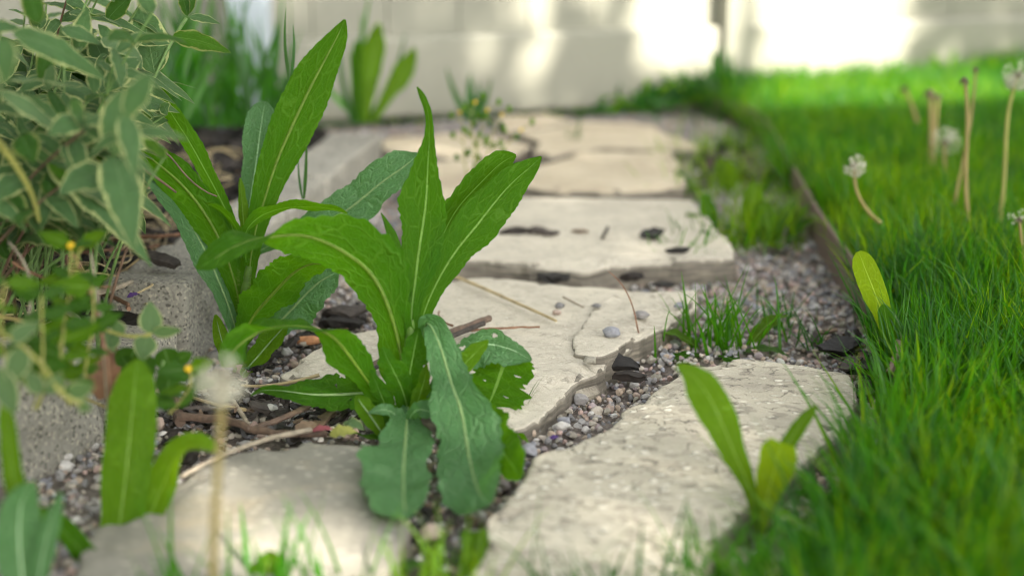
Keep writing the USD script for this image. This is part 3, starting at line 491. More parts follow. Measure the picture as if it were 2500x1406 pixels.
# mulch crumbs in the joints of the path
jm = shapely.union_all([poly_px([(560, 960), (620, 900), (800, 780), (930, 740), (940, 790), (760, 850), (640, 940)]), poly_px([(1100, 400), (1230, 380), (1300, 385), (1250, 440), (1120, 490)]), poly_px([(1680, 380), (1800, 360), (1880, 440), (1720, 470)]), poly_px([(1960, 820), (2140, 830), (2170, 1000), (2100, 960), (2070, 890)]), poly_px([(1000, 1250), (1130, 1220), (1180, 1330), (1060, 1480), (960, 1480)]), poly_px([(400, 1000), (560, 960), (900, 1030), (900, 1075), (640, 1075), (430, 1140)])]).difference(stones_union.buffer(-.004))
nJ = 520; jp = scatter(jm, nJ, rc); instancer('/World/mulch_crumbs', [(*chip(k + 200), M[cm[k]], False) for k in range(8)], np.c_[jp, rc.uniform(.002, .012, nJ)], rc.integers(0, 8, nJ), (Rot.from_euler('z', rc.uniform(0, 360, nJ), degrees=True) * Rot.from_euler('xy', rc.normal(0, 22, (nJ, 2)), degrees=True)).as_quat(), np.exp(rc.normal(math.log(.014), .35, nJ))[:, None] * np.ones((1, 3)), 'crumbs of dark bark washed into the joints between the flagstones', 'mulch')
loose_chip(1260, 572, .035, 'dark curled bark piece at the left of the bark chips on the thick flagstone', M['bark_dark'], seed=1, yaw=10)
loose_chip(1325, 575, .034, 'pinkish brown bark piece beside a darker one on the thick flagstone', M['bark_grey'], seed=2, yaw=-14, tilt=20)
loose_chip(1478, 582, .024, 'brown wedge of bark standing up in the middle of the thick flagstone', M['bark_dark'], seed=3, yaw=60, pitch=-55)
loose_chip(1590, 585, .030, 'dark hooked bark chip right of the wedge on the thick flagstone', M['bark_black'], seed=4, yaw=15, tilt=30)
loose_chip(1655, 618, .026, 'dark bark chip at the right front of the thick flagstone', M['bark_black'], seed=5, yaw=8, tilt=15)
loose_chip(1415, 568, .018, 'thin pale sliver of bark on the thick flagstone', M['bark_tan'], seed=6, yaw=4)
loose_chip(1352, 692, .038, 'long black bark piece in the joint before the thick flagstone', M['bark_black'], z=.02, seed=7, yaw=-6)
loose_chip(1540, 690, .034, 'dark pointed bark piece leaning in the joint before the thick flagstone', M['bark_dark'], z=.006, seed=8, yaw=-12, tilt=-40)
loose_chip(1620, 700, .026, 'small black bark chip at the right of the joint before the thick flagstone', M['bark_black'], z=.01, seed=9, yaw=-10)
loose_chip(1205, 640, .040, 'black bark chip under the left front edge of the thick flagstone', M['bark_black'], z=.012, seed=10, yaw=-16)
loose_chip(1495, 905, .046, 'black charred looking bark piece at the end of the long flagstone in the gravel', M['bark_black'], z=.006, seed=11, yaw=-24, tilt=25)
loose_chip(1540, 930, .034, 'flat dark bark strip on the gravel beside the charred piece', M['bark_dark'], z=.006, seed=12, yaw=-16)
loose_chip(2050, 868, .038, 'long black bark slab at the far corner of the front right flagstone', M['bark_black'], z=.012, seed=13, yaw=14, tilt=30)
loose_chip(2075, 900, .026, 'grey brown bark block lying against the front right flagstone corner', M['bark_grey'], z=.02, seed=14, yaw=40, tilt=20)
loose_chip(2120, 915, .036, 'black bark piece under the lawn edge beside the front right flagstone', M['bark_black'], z=.012, seed=15, yaw=-20)
loose_chip(2130, 965, .034, 'lowest black bark piece between the front right flagstone and the lawn', M['bark_black'], z=.006, seed=16, yaw=25, tilt=20)
loose_chip(850, 775, .040, 'brown furrowed bark piece right of the left lettuce', M['bark_grey'], z=.012, seed=17, yaw=12, tilt=20)
loose_chip(830, 800, .045, 'black bark piece in front of the furrowed one by the left lettuce', M['bark_black'], z=.006, seed=18, yaw=-8)
loose_chip(715, 850, .030, 'dark upright bark splinter in the heap right of the left lettuce base', M['bark_dark'], z=.008, seed=19, yaw=70, pitch=-30)
loose_chip(395, 652, .045, 'weathered split bark strip resting on the rear corner of the exposed kerb block', M['bark_grey'], z=.082, seed=20, yaw=-28, tilt=20)
loose_chip(1010, 700, .040, 'tan bark piece at the left end of the long flagstone behind the front lettuce', M['bark_tan'], z=.012, seed=21, yaw=25)

# ------------------------------------------------------------------ twigs, straw
def stick(pts, r0, r1, m, label, name='twig', cat_='twig', z=None, Z=None, sides=7, wob=.0, seed=0):
    P = []
    for k, p in enumerate(pts):
        P.append(gnd(p[0], p[1], p[2]))
    P = np.array(P); A, _ = spline(np.c_[P, np.linspace(r0, r1, len(P))], 26)
    rs = np.random.default_rng(seed); A[:, :3] += (meshkit.noise(np.c_[np.arange(26) * .45, np.full(26, seed), np.zeros(26)], seed)[:, None] - .5) * wob * np.array([1, 1, .3])
    A[:, 3] *= 1 + .08 * np.sin(np.arange(26) * 1.7 + seed)
    tag(obj(name, tube(A[:, :3], A[:, 3], sides), m, smooth=50), label, cat_)
stick([(880, 905, .03), (960, 868, .032), (1060, 825, .032), (1130, 800, .034), (1198, 775, .034)], .0030, .0036, M['twig_brown'], 'thick ribbed brown twig lying across the long flagstone behind the front lettuce', seed=1, wob=.004)
stick([(900, 905, .03), (985, 868, .031), (1080, 830, .032), (1140, 806, .033), (1180, 790, .034)], .0020, .0026, M['bark_grey'], 'slim grey brown twig lying right along the front of the thick ribbed twig', seed=15, wob=.003)
stick([(840, 950, .024), (900, 900, .028)], .0040, .0042, M['twig_brown'], 'short brown twig end left of the front lettuce on the long flagstone', seed=2)
stick([(1100, 812, .028), (1200, 802, .028), (1318, 798, .028)], .0016, .0010, M['twig_red'], 'thin reddish twig lying beyond the thick brown one on the long flagstone', seed=3, wob=.002)
stick([(1072, 760, .028), (1082, 785, .028), (1105, 795, .028)], .0010, .0012, M['twig_red'], 'small forked reddish twiglet behind the front lettuce', seed=4)
stick([(1105, 672, .028), (1200, 712, .03), (1290, 752, .03), (1358, 783, .028)], .0020, .0014, M['straw'], 'pale straw stalk lying diagonally on the long flagstone', name='straw_stalk', cat_='straw', seed=5)
stick([(1375, 725, .03), (1424, 750, .03)], .0012, .0010, M['straw_grey'], 'short grey stalk on the long flagstone right of the straw', name='straw_stalk', cat_='straw', seed=6)
tmpZ = dep(1572, 845, .01)
P = np.array([at(1574, 846, tmpZ), at(1560, 815, tmpZ), at(1548, 760, tmpZ), at(1525, 705, tmpZ), at(1485, 662, tmpZ)])
tag(obj('dry_stem', tube(P, [.0009, .0009, .0008, .0007, .0004], 6, n=24), M['twig_red'], smooth=50), 'thin curved reddish dry stem rising from the gravel over the long flagstone', 'stem')
stick([(430, 1020, .012), (560, 1028, .014), (640, 1052, .014), (760, 1058, .014), (800, 1056, .012)], .0036, .0028, M['twig_brown'], 'dark brown stick along the back edge of the bottom left flagstone', seed=7, wob=.004)
stick([(600, 1050, .014), (690, 1020, .018), (770, 980, .02), (800, 962, .02)], .0022, .0028, M['twig_brown'], 'curved brown twig between the left flagstone and the front lettuce', seed=8, wob=.004)
stick([(440, 1165, .026), (520, 1122, .026), (640, 1075, .024), (760, 1048, .02)], .0016, .0022, M['straw_grey'], 'bleached thin twig along the rim of the bottom left flagstone', seed=9, wob=.002)
stick([(560, 965, .012), (590, 1010, .012), (605, 1035, .012)], .0018, .0020, M['straw_grey'], 'short grey stick crossing the brown sticks at the left', seed=10)
stick([(590, 940, .014), (680, 938, .02), (780, 915, .028)], .0012, .0016, M['straw'], 'pale thin twig from the left lettuce base to the long flagstone', seed=11)
stick([(450, 960, .01), (520, 985, .012), (600, 1000, .012)], .0013, .0016, M['straw'], 'straw coloured stalk behind the brown sticks at the left', name='straw_stalk', cat_='straw', seed=12)
stick([(425, 975, .008), (440, 1030, .008)], .0045, .0050, M['twig_brown'], 'stubby dark stick end near the blurred seedling leaf', seed=13)
# dry stems lying on the bed (individually recognisable)
bz = BEDZ + .015
for k, (pts, r, m_, lab) in enumerate([
    ([(230, 590), (340, 580), (450, 572)], .0026, 'twig_red', 'rust brown stem lying level in the mulch above the kerb corner'),
    ([(20, 610), (200, 615), (390, 598)], .0022, 'twig_red', 'long reddish stem low across the mulch at the left'),
    ([(255, 420), (340, 490), (415, 570)], .0018, 'straw', 'pale straw stem slanting down toward the kerb behind the left lettuce'),
    ([(130, 500), (220, 520), (350, 585), (410, 615)], .0016, 'straw', 'straw stem sloping from the vine to the mulch beside the left lettuce'),
    ([(240, 745), (300, 740), (355, 745)], .0016, 'straw', 'pale straw lying on the mulch left of the kerb corner'),
    ([(165, 712), (240, 718), (320, 752)], .0028, 'twig_red', 'reddish brown dry stem ending at the exposed kerb block'),
    ([(300, 675), (365, 700), (340, 713)], .0012, 'straw', 'bent thin straw near the purple petals'),
    ([(245, 712), (290, 700), (318, 690)], .0030, 'straw_grey', 'forked grey stick in the black mulch near the purple petals'),
    ([(150, 760), (200, 790), (235, 830)], .0026, 'straw_grey', 'grey curved dead stem reaching over the low kerb block'),
    ([(60, 650), (120, 700), (180, 745)], .0022, 'straw_grey', 'grey dead stem slanting through the small yellow flowered weed'),
    ([(280, 480), (400, 535), (430, 545)], .0014, 'straw_grey', 'thin grey straw behind the rust brown stem'),
    ([(180, 540), (300, 530), (420, 540)], .0016, 'straw', 'pale grass straw under the variegated vine')]):
    stick([(x, y, bz + .02 * math.sin(j + k)) for j, (x, y) in enumerate(pts)], r, r * .7, M[m_], lab, name='dry_stem', cat_='stem', seed=30 + k, wob=.004)
# tangle of fine straw, uncountable
rs_ = np.random.default_rng(3); parts = []
tang = poly_px([(-80, 420), (560, 400), (560, 560), (430, 640), (330, 740), (120, 830), (-80, 840)], BEDZ).intersection(bed_poly.difference(sg.LineString(KERB).buffer(.09)))
for p in scatter(tang, 250, rs_):
    a = rs_.uniform(0, math.pi); L = rs_.uniform(.03, .11); d = np.array([math.cos(a), math.sin(a), rs_.normal(0, .12)]); z0 = BEDZ + rs_.uniform(.006, .035)
    c = np.array([p[0], p[1], z0]); bend = rs_.normal(0, .012, 3)
    parts.append(tube(np.array([c - d * L / 2, c + bend, c + d * L / 2]), rs_.uniform(.0005, .0011), 4, n=7, cap=False))
o = obj('dry_straw', cat(parts[:200]), M['straw'], smooth=True); tag(o, 'tangle of fine pale straw over the mulch under the vine', 'straw', kind='stuff')
o = obj('dry_stalks', cat(parts[200:]), M['bark_dark'], smooth=True); tag(o, 'fine dark dead stalks mixed through the straw on the bed', 'straw', kind='stuff')

# ------------------------------------------------------------------ plants with traced leaves
def add_leaf(parent, table, Z0, m, rib=None, label=None, off=None, **kw):
    loc = local(parent); V, f, uv, mid, N, ww = leaf_px(table, Z0, **kw)
    o = obj('leaf', (V - loc, f), m, parent, smooth=True, uv=uv)
    if label: o.SetCustomDataByKey('label', label)
    if rib:
        n = len(mid); s = np.linspace(0, 1, n); r = np.clip(ww * .05, .0004, .0022) * (1 - .55 * s)
        p = mid - N * r[:, None] * .45 - loc; sel = np.r_[np.arange(0, n - 4, 3)]
        obj('midrib', tube(p[sel], r[sel], 6, cap=False), rib, o, smooth=True)
    return o
RIB, RIBY = M['lettuce_rib'], M['lettuce_rib_yellow']; LG, LB, LY = M['lettuce_leaf'], M['lettuce_blue_leaf'], M['young_leaf']
A0 = gnd(990, 1062, 0.0); ZA = dep(990, 1062)
pa = thing('lettuce_plant', 'front wild lettuce growing between the flagstones, big leaves drooping to the stone', 'wild lettuce', A0)
obj('stem', tube(np.array([at(990, 1075, ZA), at(997, 960, ZA), at(1002, 860, ZA), at(1003, 780, ZA)]) - A0, [.006, .006, .0055, .003], 10, n=16), M['lettuce_stem'], pa, smooth=True)
kw = dict(teeth=.13, nteeth=20, wave=.10)
add_leaf(pa, [(1000, 1000, 0, 14, 14, 165), (985, 900, 0, 55, 48, 165), (973, 834, 0, 52, 48, 165), (934, 713, -.01, 62, 72, 160), (902, 663, -.015, 70, 88, 155), (849, 620, -.025, 70, 95, 150), (813, 599, -.03, 66, 92, 148), (760, 578, -.04, 70, 78, 142), (717, 572, -.05, 84, 74, 130), (640, 580, -.065, 82, 76, 88), (570, 604, -.08, 58, 56, 52), (515, 637, -.086, 38, 38, 48), (480, 657, -.09, 5, 5, 48)], ZA, LG, RIBY, 'large leaf arching to the left with a blue green tip', seed=1, n=90, fold=9, **kw)
add_leaf(pa, [(1003, 850, 0, 10, 10, 5), (1006, 752, 0, 24, 22, 5), (1014, 685, .005, 40, 40, 5), (1023, 610, .01, 52, 56, 8), (1041, 486, .01, 68, 45, 10), (1045, 400, .005, 40, 24, 10), (1048, 330, 0, 16, 13, 15), (1046, 285, -.005, 10, 9, 20), (1030, 235, -.01, 8, 8, 25), (1018, 213, -.012, 2, 2, 25)], ZA, LG, None, 'upright centre leaf with a thin twisted tip', seed=2, n=84, fold=16, teeth=.1, nteeth=22, wave=.08)
add_leaf(pa, [(1015, 850, 0, 10, 10, 8), (1041, 749, .01, 24, 20, 8), (1066, 692, .015, 36, 26, 10), (1116, 610, .025, 52, 42, 12), (1162, 553, .03, 56, 52, 12), (1247, 450, .04, 44, 44, 12), (1290, 412, .045, 26, 26, 12), (1322, 383, .05, 2, 2, 12)], ZA, LG, None, 'broad leaf reaching up to the right', seed=3, n=80, fold=10, teeth=.07, nteeth=24, wave=.06)
add_leaf(pa, [(1030, 830, .03, 6, 6, 20), (1060, 640, .045, 22, 22, 20), (1110, 520, .055, 40, 34, 22), (1180, 440, .065, 46, 42, 25), (1225, 398, .07, 32, 30, 25), (1260, 380, .075, 3, 3, 25)], ZA, LG, None, None, seed=4, fold=8, **kw)
add_leaf(pa, [(1000, 830, 0, 6, 6, 55), (980, 660, 0, 20, 20, 50), (953, 575, 0, 17, 17, 45), (930, 520, 0, 2, 2, 45)], ZA, LG, None, 'narrow rolled young leaf', seed=5, n=48, fold=25, teeth=.1, nteeth=12)
add_leaf(pa, [(960, 1010, 0, 10, 10, 160), (905, 940, -.015, 36, 28, 155), (855, 870, -.03, 58, 44, 148), (805, 815, -.045, 60, 52, 118), (740, 797, -.06, 54, 54, 72), (660, 800, -.075, 58, 54, 72), (600, 828, -.085, 66, 58, 120), (565, 862, -.09, 46, 44, 145), (542, 895, -.09, 5, 5, 150)], ZA, LG, RIBY, 'lower leaf arching left and turning its tip down', seed=6, n=84, fold=10, **kw)
add_leaf(pa, [(1028, 890, .01, 8, 8, -10), (1046, 790, -.012, 24, 18, 0), (1077, 852, -.04, 42, 38, 5), (1098, 923, -.06, 52, 46, 5), (1125, 1000, -.085, 68, 70, 5), (1140, 1085, -.12, 88, 84, 14), (1152, 1145, -.14, 98, 84, 12), (1172, 1204, -.16, 84, 74, 8), (1195, 1232, -.16, 12, 12, 0)], ZA, LB, RIB, 'long bluish leaf with white rib hanging down to the stone', seed=7, n=96, nu=19, fold=13, teeth=.13, nteeth=13, wave=.18, flat_z=.028)
add_leaf(pa, [(1000, 965, 0, 10, 10, 0), (996, 1000, -.02, 20, 20, 0), (990, 1073, -.06, 66, 66, 0), (985, 1152, -.11, 70, 106, 0), (985, 1205, -.14, 64, 108, 0), (988, 1243, -.16, 44, 84, 0), (990, 1266, -.17, 6, 12, 0)], ZA, LB, RIB, 'broad bluish leaf hanging in front and touching the flagstone', seed=8, n=80, nu=19, fold=13, teeth=.12, nteeth=12, wave=.16, flat_z=.028)
add_leaf(pa, [(1007, 1000, 0, 6, 6, -25), (1068, 932, 0, 16, 18, -25), (1118, 872, 0, 34, 48, -25), (1180, 840, 0, 36, 60, -25), (1240, 850, -.004, 28, 52, -20), (1278, 868, -.006, 16, 26, -15), (1298, 880, -.008, 3, 3, -15)], ZA, LB, None, 'nibbled leaf on the right, its tip folded down', seed=9, n=140, nu=33, fold=5, teeth=.12, nteeth=16, wave=.14, holes=[(.3, .52, .07), (.62, .6, .05), (.2, .72, .06), (.75, .45, .035), (.02, .5, .09)])
add_leaf(pa, [(1236, 858, .004, 56, 58, -172), (1228, 892, .004, 72, 70, -172), (1212, 940, .002, 80, 74, -172), (1194, 985, 0, 60, 56, -172), (1178, 1016, -.002, 8, 8, -172)], ZA, LG, None, 'folded down half of the nibbled leaf', seed=45, n=120, nu=33, fold=5, teeth=.14, nteeth=11, wave=.12, holes=[(.78, .3, .05), (.3, .5, .03), (.7, .62, .04), (.25, .2, .05), (1.0, .45, .07)])
add_leaf(pa, [(1040, 985, -.02, 5, 5, -150), (1100, 925, -.03, 18, 18, -155), (1140, 882, -.03, 28, 26, -160), (1172, 850, -.03, 18, 18, -160), (1192, 830, -.03, 2, 2, -160)], ZA, LY, None, 'small bright young leaf', seed=10, n=48, fold=14, teeth=.1, nteeth=10)
add_leaf(pa, [(960, 990, 0, 10, 10, 40), (906, 961, 0, 46, 48, 38), (840, 962, .005, 52, 64, 38), (773, 963, .005, 44, 48, 38), (700, 955, 0, 26, 22, 40), (650, 952, 0, 12, 12, 40), (612, 966, 0, 2, 2, 40)], ZA, LG, RIB, 'leaf lying flat to the left over the joint', seed=11, n=120, nu=27, fold=6, teeth=.14, nteeth=13, wave=.12, holes=[(.3, .3, .03), (.7, .42, .035), (.98, .38, .07)])
add_leaf(pa, [(946, 1076, -.035, 6, 6, 160), (918, 1035, -.045, 22, 22, 160), (892, 998, -.045, 27, 26, 160), (868, 966, -.04, 6, 6, 160)], ZA, LY, RIB, None, seed=12, n=44, fold=10, teeth=.08, nteeth=8)
add_leaf(pa, [(1085, 965, -.02, 10, 10, -150), (1160, 1010, -.03, 44, 40, -150), (1210, 1075, -.05, 58, 52, -155), (1250, 1135, -.07, 44, 38, -160), (1272, 1168, -.08, 6, 6, -160)], ZA, LG, None, None, seed=13, n=60, fold=6, flat_z=.028, **kw)
for k, tb in enumerate([
    [(968, 1062, -.01, 6, 6, 150), (945, 1000, -.02, 26, 26, 150), (925, 950, -.025, 24, 22, 150), (905, 902, -.03, 3, 3, 150)],
    [(1000, 1045, -.01, 8, 8, 160), (985, 960, -.02, 32, 30, 160), (958, 900, -.03, 34, 30, 160), (932, 848, -.03, 6, 6, 150)],
    [(1005, 1040, -.02, 5, 5, 20), (1020, 980, -.03, 20, 20, 20), (1035, 930, -.03, 18, 16, 20), (1042, 888, -.03, 2, 2, 20)],
    [(1008, 1030, -.02, 6, 6, -110), (1040, 1000, -.03, 26, 26, -110), (1062, 965, -.03, 26, 24, -120), (1098, 935, -.03, 4, 4, -120)],
    [(980, 1045, -.03, 4, 4, 30), (965, 1012, -.04, 18, 18, 30), (938, 1000, -.05, 16, 16, 30), (900, 1008, -.05, 3, 3, 30)],
    [(940, 1085, -.03, 5, 5, 70), (900, 1066, -.03, 18, 16, 70), (860, 1058, -.03, 15, 14, 80), (800, 1045, -.02, 3, 3, 80)],
    [(1000, 1030, -.04, 5, 5, 0), (1030, 1000, -.06, 22, 22, -20), (1060, 1010, -.07, 18, 18, -20), (1075, 1050, -.08, 3, 3, -10)],
    [(1210, 1045, .02, 4, 4, -90), (1250, 1055, .02, 14, 14, -120), (1292, 1082, .02, 3, 3, -120)],
    [(1010, 1010, .02, 6, 6, -150), (1060, 990, .02, 30, 30, -150), (1110, 950, .02, 30, 28, -155), (1130, 900, .02, 4, 4, -155)],
    [(1000, 1000, -.01, 10, 10, 170), (1000, 920, -.02, 36, 38, 172), (1010, 860, -.02, 30, 34, 175), (1022, 800, -.01, 5, 5, 175)]]):
    add_leaf(pa, tb, ZA, [LG, LG, LY, LG, LB, LG, LB, LG, LG, LG][k], None, None, seed=20 + k, n=44, fold=12, teeth=.18, nteeth=9, wave=.2)

B0 = gnd(592, 905, 0.0); ZB = dep(592, 905)
pb_ = thing('lettuce_plant', 'rear left wild lettuce with tall upright leaves growing against the kerb', 'wild lettuce', B0)
obj('stem', tube(np.array([at(592, 912, ZB), at(590, 830, ZB), at(596, 740, ZB), at(608, 650, ZB)]) - B0, [.006, .0058, .005, .003], 10, n=16), M['lettuce_stem'], pb_, smooth=True)
add_leaf(pb_, [(597, 780, 0, 10, 10, 168), (610, 650, 0, 18, 18, 168), (625, 560, 0, 26, 24, 168), (643, 498, 0, 34, 30, 168), (678, 391, 0, 50, 46, 166), (710, 317, 0, 58, 55, 166), (757, 217, 0, 58, 52, 166), (800, 135, 0, 42, 38, 166), (826, 85, 0, 24, 24, 166), (842, 48, 0, 3, 3, 166)], ZB, LG, RIBY, 'tallest upright leaf with net veins and pale midrib', seed=31, n=110, fold=8, teeth=.05, nteeth=34, wave=.04)
add_leaf(pb_, [(602, 640, .03, 6, 6, 20), (610, 500, .03, 26, 26, 20), (625, 400, .035, 38, 38, 20), (637, 310, .04, 44, 42, 20), (645, 262, .045, 26, 26, 20), (648, 248, .046, 8, 8, 20)], ZB, LB, None, 'blunt bluish leaf behind the tallest one', seed=32, fold=8, teeth=.06, nteeth=24)
add_leaf(pb_, [(582, 640, 0, 6, 6, 158), (562, 540, -.01, 14, 14, 158), (540, 490, -.01, 18, 18, 155), (500, 415, -.015, 24, 24, 150), (455, 335, -.02, 27, 27, 148), (410, 265, -.02, 25, 25, 148), (370, 200, -.025, 15, 15, 150), (344, 166, -.025, 2, 2, 150)], ZB, LG, None, 'slender leaf leaning up to the left', seed=33, n=80, fold=14, teeth=.08, nteeth=26, wave=.05)
add_leaf(pb_, [(594, 800, 0, 8, 8, 160), (585, 740, 0, 18, 16, 160), (558, 640, -.005, 32, 30, 160), (505, 528, -.01, 50, 44, 158), (441, 448, -.02, 54, 50, 155), (388, 402, -.025, 46, 42, 152), (316, 350, -.03, 4, 4, 150)], ZB, LG, RIBY, 'broad leaf reaching left under the slender one', seed=34, n=84, fold=10, teeth=.07, nteeth=24, wave=.07)
add_leaf(pb_, [(590, 870, 0, 8, 8, 30), (569, 781, 0, 24, 22, 30), (523, 660, 0, 44, 30, 32), (498, 607, 0, 48, 28, 35), (448, 521, -.005, 46, 26, 38), (400, 460, -.01, 36, 24, 40), (345, 422, -.01, 4, 4, 40)], ZB, LB, RIB, 'bluish leaf with white rib low on the left side', seed=35, n=80, fold=10, teeth=.07, nteeth=22, wave=.12)
add_leaf(pb_, [(590, 860, -.01, 10, 10, -160), (607, 792, -.015, 36, 32, -158), (653, 731, -.03, 58, 54, -155), (689, 692, -.04, 66, 58, -150), (725, 660, -.05, 54, 54, -142), (771, 643, -.058, 36, 40, -132), (805, 652, -.06, 4, 4, -125)], ZB, LG, RIBY, 'leaf arching right with its underside showing', seed=36, n=80, fold=10, **kw)
add_leaf(pb_, [(600, 900, 0, 8, 8, -15), (640, 840, 0, 18, 18, -18), (682, 788, 0, 52, 46, -20), (735, 731, 0, 64, 58, -22), (778, 690, 0, 52, 54, -22), (808, 672, 0, 34, 34, -22), (826, 662, 0, 5, 5, -22)], ZB, LB, RIB, 'bluish leaf with white rib behind the arching one', seed=37, n=100, nu=25, fold=6, teeth=.12, nteeth=14, wave=.2, holes=[(.75, .55, .03), (.02, .62, .06)])
add_leaf(pb_, [(577, 905, -.012, 4, 4, 168), (555, 870, -.012, 17, 17, 168), (540, 825, -.012, 20, 20, 168), (530, 785, -.012, 12, 12, 168), (526, 768, -.012, 3, 3, 168)], ZB, LY, RIB, 'small oval leaf at the foot of the stem', seed=38, n=44, fold=10, teeth=.04, nteeth=12)
add_leaf(pb_, [(590, 918, -.02, 6, 6, -160), (620, 880, -.02, 24, 24, -158), (655, 840, -.02, 32, 30, -155), (700, 790, -.02, 8, 8, -150)], ZB, LY, RIB, None, seed=39, n=50, fold=10, teeth=.1, nteeth=12)
add_leaf(pb_, [(600, 620, 0, 5, 5, 30), (593, 520, 0, 16, 16, 30), (586, 435, 0, 3, 3, 30)], ZB, LY, None, 'short upright heart leaf', seed=40, n=40, fold=25, teeth=.12, nteeth=12)
add_leaf(pb_, [(602, 640, -.02, 6, 6, -120), (600, 570, -.02, 24, 24, -118), (645, 524, -.025, 38, 38, -112), (720, 506, -.03, 38, 38, -108), (800, 508, -.035, 30, 30, -108), (848, 522, -.035, 4, 4, -108)], ZB, LG, None, 'leaf bending level to the right, seen edge on', seed=41, n=64, fold=10, **kw)
add_leaf(pb_, [(600, 640, -.02, 5, 5, 110), (578, 560, -.02, 22, 22, 110), (535, 510, -.02, 20, 20, 110), (506, 498, -.02, 3, 3, 110)], ZB, LG, None, None, seed=42, n=44, fold=10, teeth=.1, nteeth=10)
add_leaf(pb_, [(620, 620, .04, 8, 8, -20), (690, 585, .03, 20, 20, -22), (760, 556, .02, 42, 40, -25), (840, 518, .02, 52, 50, -25), (890, 480, .02, 58, 52, -25), (938, 441, .02, 56, 50, -25), (985, 408, .02, 48, 44, -25), (1022, 376, .02, 6, 6, -25)], ZB, LB, RIB, 'bluish leaf stretching right behind the front lettuce', seed=43, n=84, fold=5, teeth=.09, nteeth=16, wave=.12)
add_leaf(pb_, [(600, 720, .01, 8, 8, 170), (606, 640, .01, 22, 22, 170), (622, 560, .012, 26, 26, 170), (650, 470, .012, 4, 4, 170)], ZB, LG, None, None, seed=44, n=44, fold=10, teeth=.1, nteeth=12)
# spines on the left stem
sp = []
rsp = np.random.default_rng(9)
for k in range(110):
    y = rsp.uniform(600, 900); x = 592 + (900 - y) * .02 + (12 if rsp.random() < .5 else -12) * rsp.uniform(.7, 1.1); p = at(x, y, ZB - .004) - B0; d = unit(np.array([np.sign(x - 594) * 1.0, -.3, rsp.normal(0, .3)])) * .0035
    sp.append(tube(np.array([p, p + d]), [.0003, .0001], 3, cap=False))
tag(obj('spines', cat(sp), M['lettuce_rib_yellow'], pb_), kind='stuff')

def plant(name, label, cat_, base_px, Z, leaves, mats, stem=None, **kw2):
    base = at(*base_px, Z); t = thing(name, label, cat_, base)
    for k, tb in enumerate(leaves):
        m_ = mats[k] if isinstance(mats, list) else mats
        add_leaf(t, tb, Z, m_, None, None, seed=len(label) + 60 + k, n=44, **kw2)
    return t
kw3 = dict(fold=10, teeth=.05, nteeth=14, wave=.05)
plant('weed_seedling', 'blurred bright green seedling at the bottom left with one tall broad leaf', 'weed', (270, 1440), .96, [
    [(270, 1450, 0, 25, 25, 168), (288, 1300, 0, 48, 46, 168), (310, 1130, 0, 62, 62, 168), (325, 980, .01, 62, 58, 168), (332, 910, .012, 40, 40, 168), (338, 876, .015, 8, 8, 168)],
    [(285, 1450, .01, 14, 14, -15), (345, 1300, .01, 26, 26, -20), (395, 1190, .01, 42, 42, -30), (435, 1110, .0, 52, 50, -55), (480, 1085, -.01, 44, 44, -60), (525, 1102, -.02, 5, 5, -40)],
    [(250, 1450, 0, 18, 18, 140), (205, 1350, -.01, 34, 34, 140), (140, 1280, -.02, 36, 36, 135), (70, 1235, -.03, 5, 5, 130)]], [LY, LY, LG], **kw3)
plant('weed_seedling', 'very blurred bluish leaf clump in the bottom left corner', 'weed', (50, 1450), .86, [
    [(60, 1480, 0, 34, 34, 10), (48, 1340, 0, 58, 56, 12), (50, 1240, 0, 52, 50, 15), (85, 1175, 0, 8, 8, 20)],
    [(70, 1300, .02, 14, 14, 160), (35, 1180, .02, 26, 26, 160), (18, 1050, .02, 22, 22, 160), (8, 950, .02, 4, 4, 160)],
    [(90, 1460, 0, 14, 14, 30), (110, 1330, 0, 30, 30, 30), (150, 1200, 0, 6, 6, 30)]], [LB, LY, LB], **kw3)
ZD = dep(1853, 1335, .0)
plant('weed_seedling', 'yellow green seedling with one long blade in front of the large flagstone', 'weed', (1853, 1340), ZD, [
    [(1850, 1340, 0, 9, 9, 10), (1832, 1200, 0, 16, 16, 10), (1795, 1110, 0, 32, 30, 10), (1750, 1005, 0, 48, 42, 10), (1712, 940, -.004, 48, 40, 12), (1680, 908, -.008, 26, 24, 14), (1652, 893, -.012, 8, 8, 20)],
    [(1856, 1340, 0, 8, 8, 170), (1868, 1230, 0, 24, 24, 170), (1886, 1165, 0, 42, 42, 170), (1900, 1110, -.005, 48, 50, 168), (1908, 1080, -.008, 30, 34, 165)],
    [(1880, 1150, .01, 12, 12, 165), (1925, 1080, .012, 20, 20, 165), (1962, 1025, .014, 18, 18, 160), (1996, 988, .016, 3, 3, 160)]], [LY, M['lime_leaf'], LY], **kw3)
ZE = dep(2185, 880, .03)
plant('dock_seedling', 'single lime green oval leaf standing at the edge of the lawn', 'weed', (2185, 880), ZE, [
    [(2185, 880, 0, 7, 7, 170), (2155, 770, 0, 22, 22, 170), (2132, 705, 0, 32, 30, 170), (2112, 655, 0, 31, 29, 170), (2100, 625, 0, 20, 20, 170), (2095, 614, 0, 5, 5, 170)],
    [(2192, 890, -.02, 8, 8, 10), (2172, 820, -.02, 21, 21, 10), (2160, 760, -.02, 18, 18, 10), (2157, 742, -.02, 4, 4, 10)],
    [(2195, 890, 0, 8, 8, 160), (2188, 830, 0, 16, 16, 160), (2172, 770, 0, 3, 3, 160)]], [M['lime_leaf'], LG, LG], fold=6, teeth=.02, nteeth=14, wave=.03)
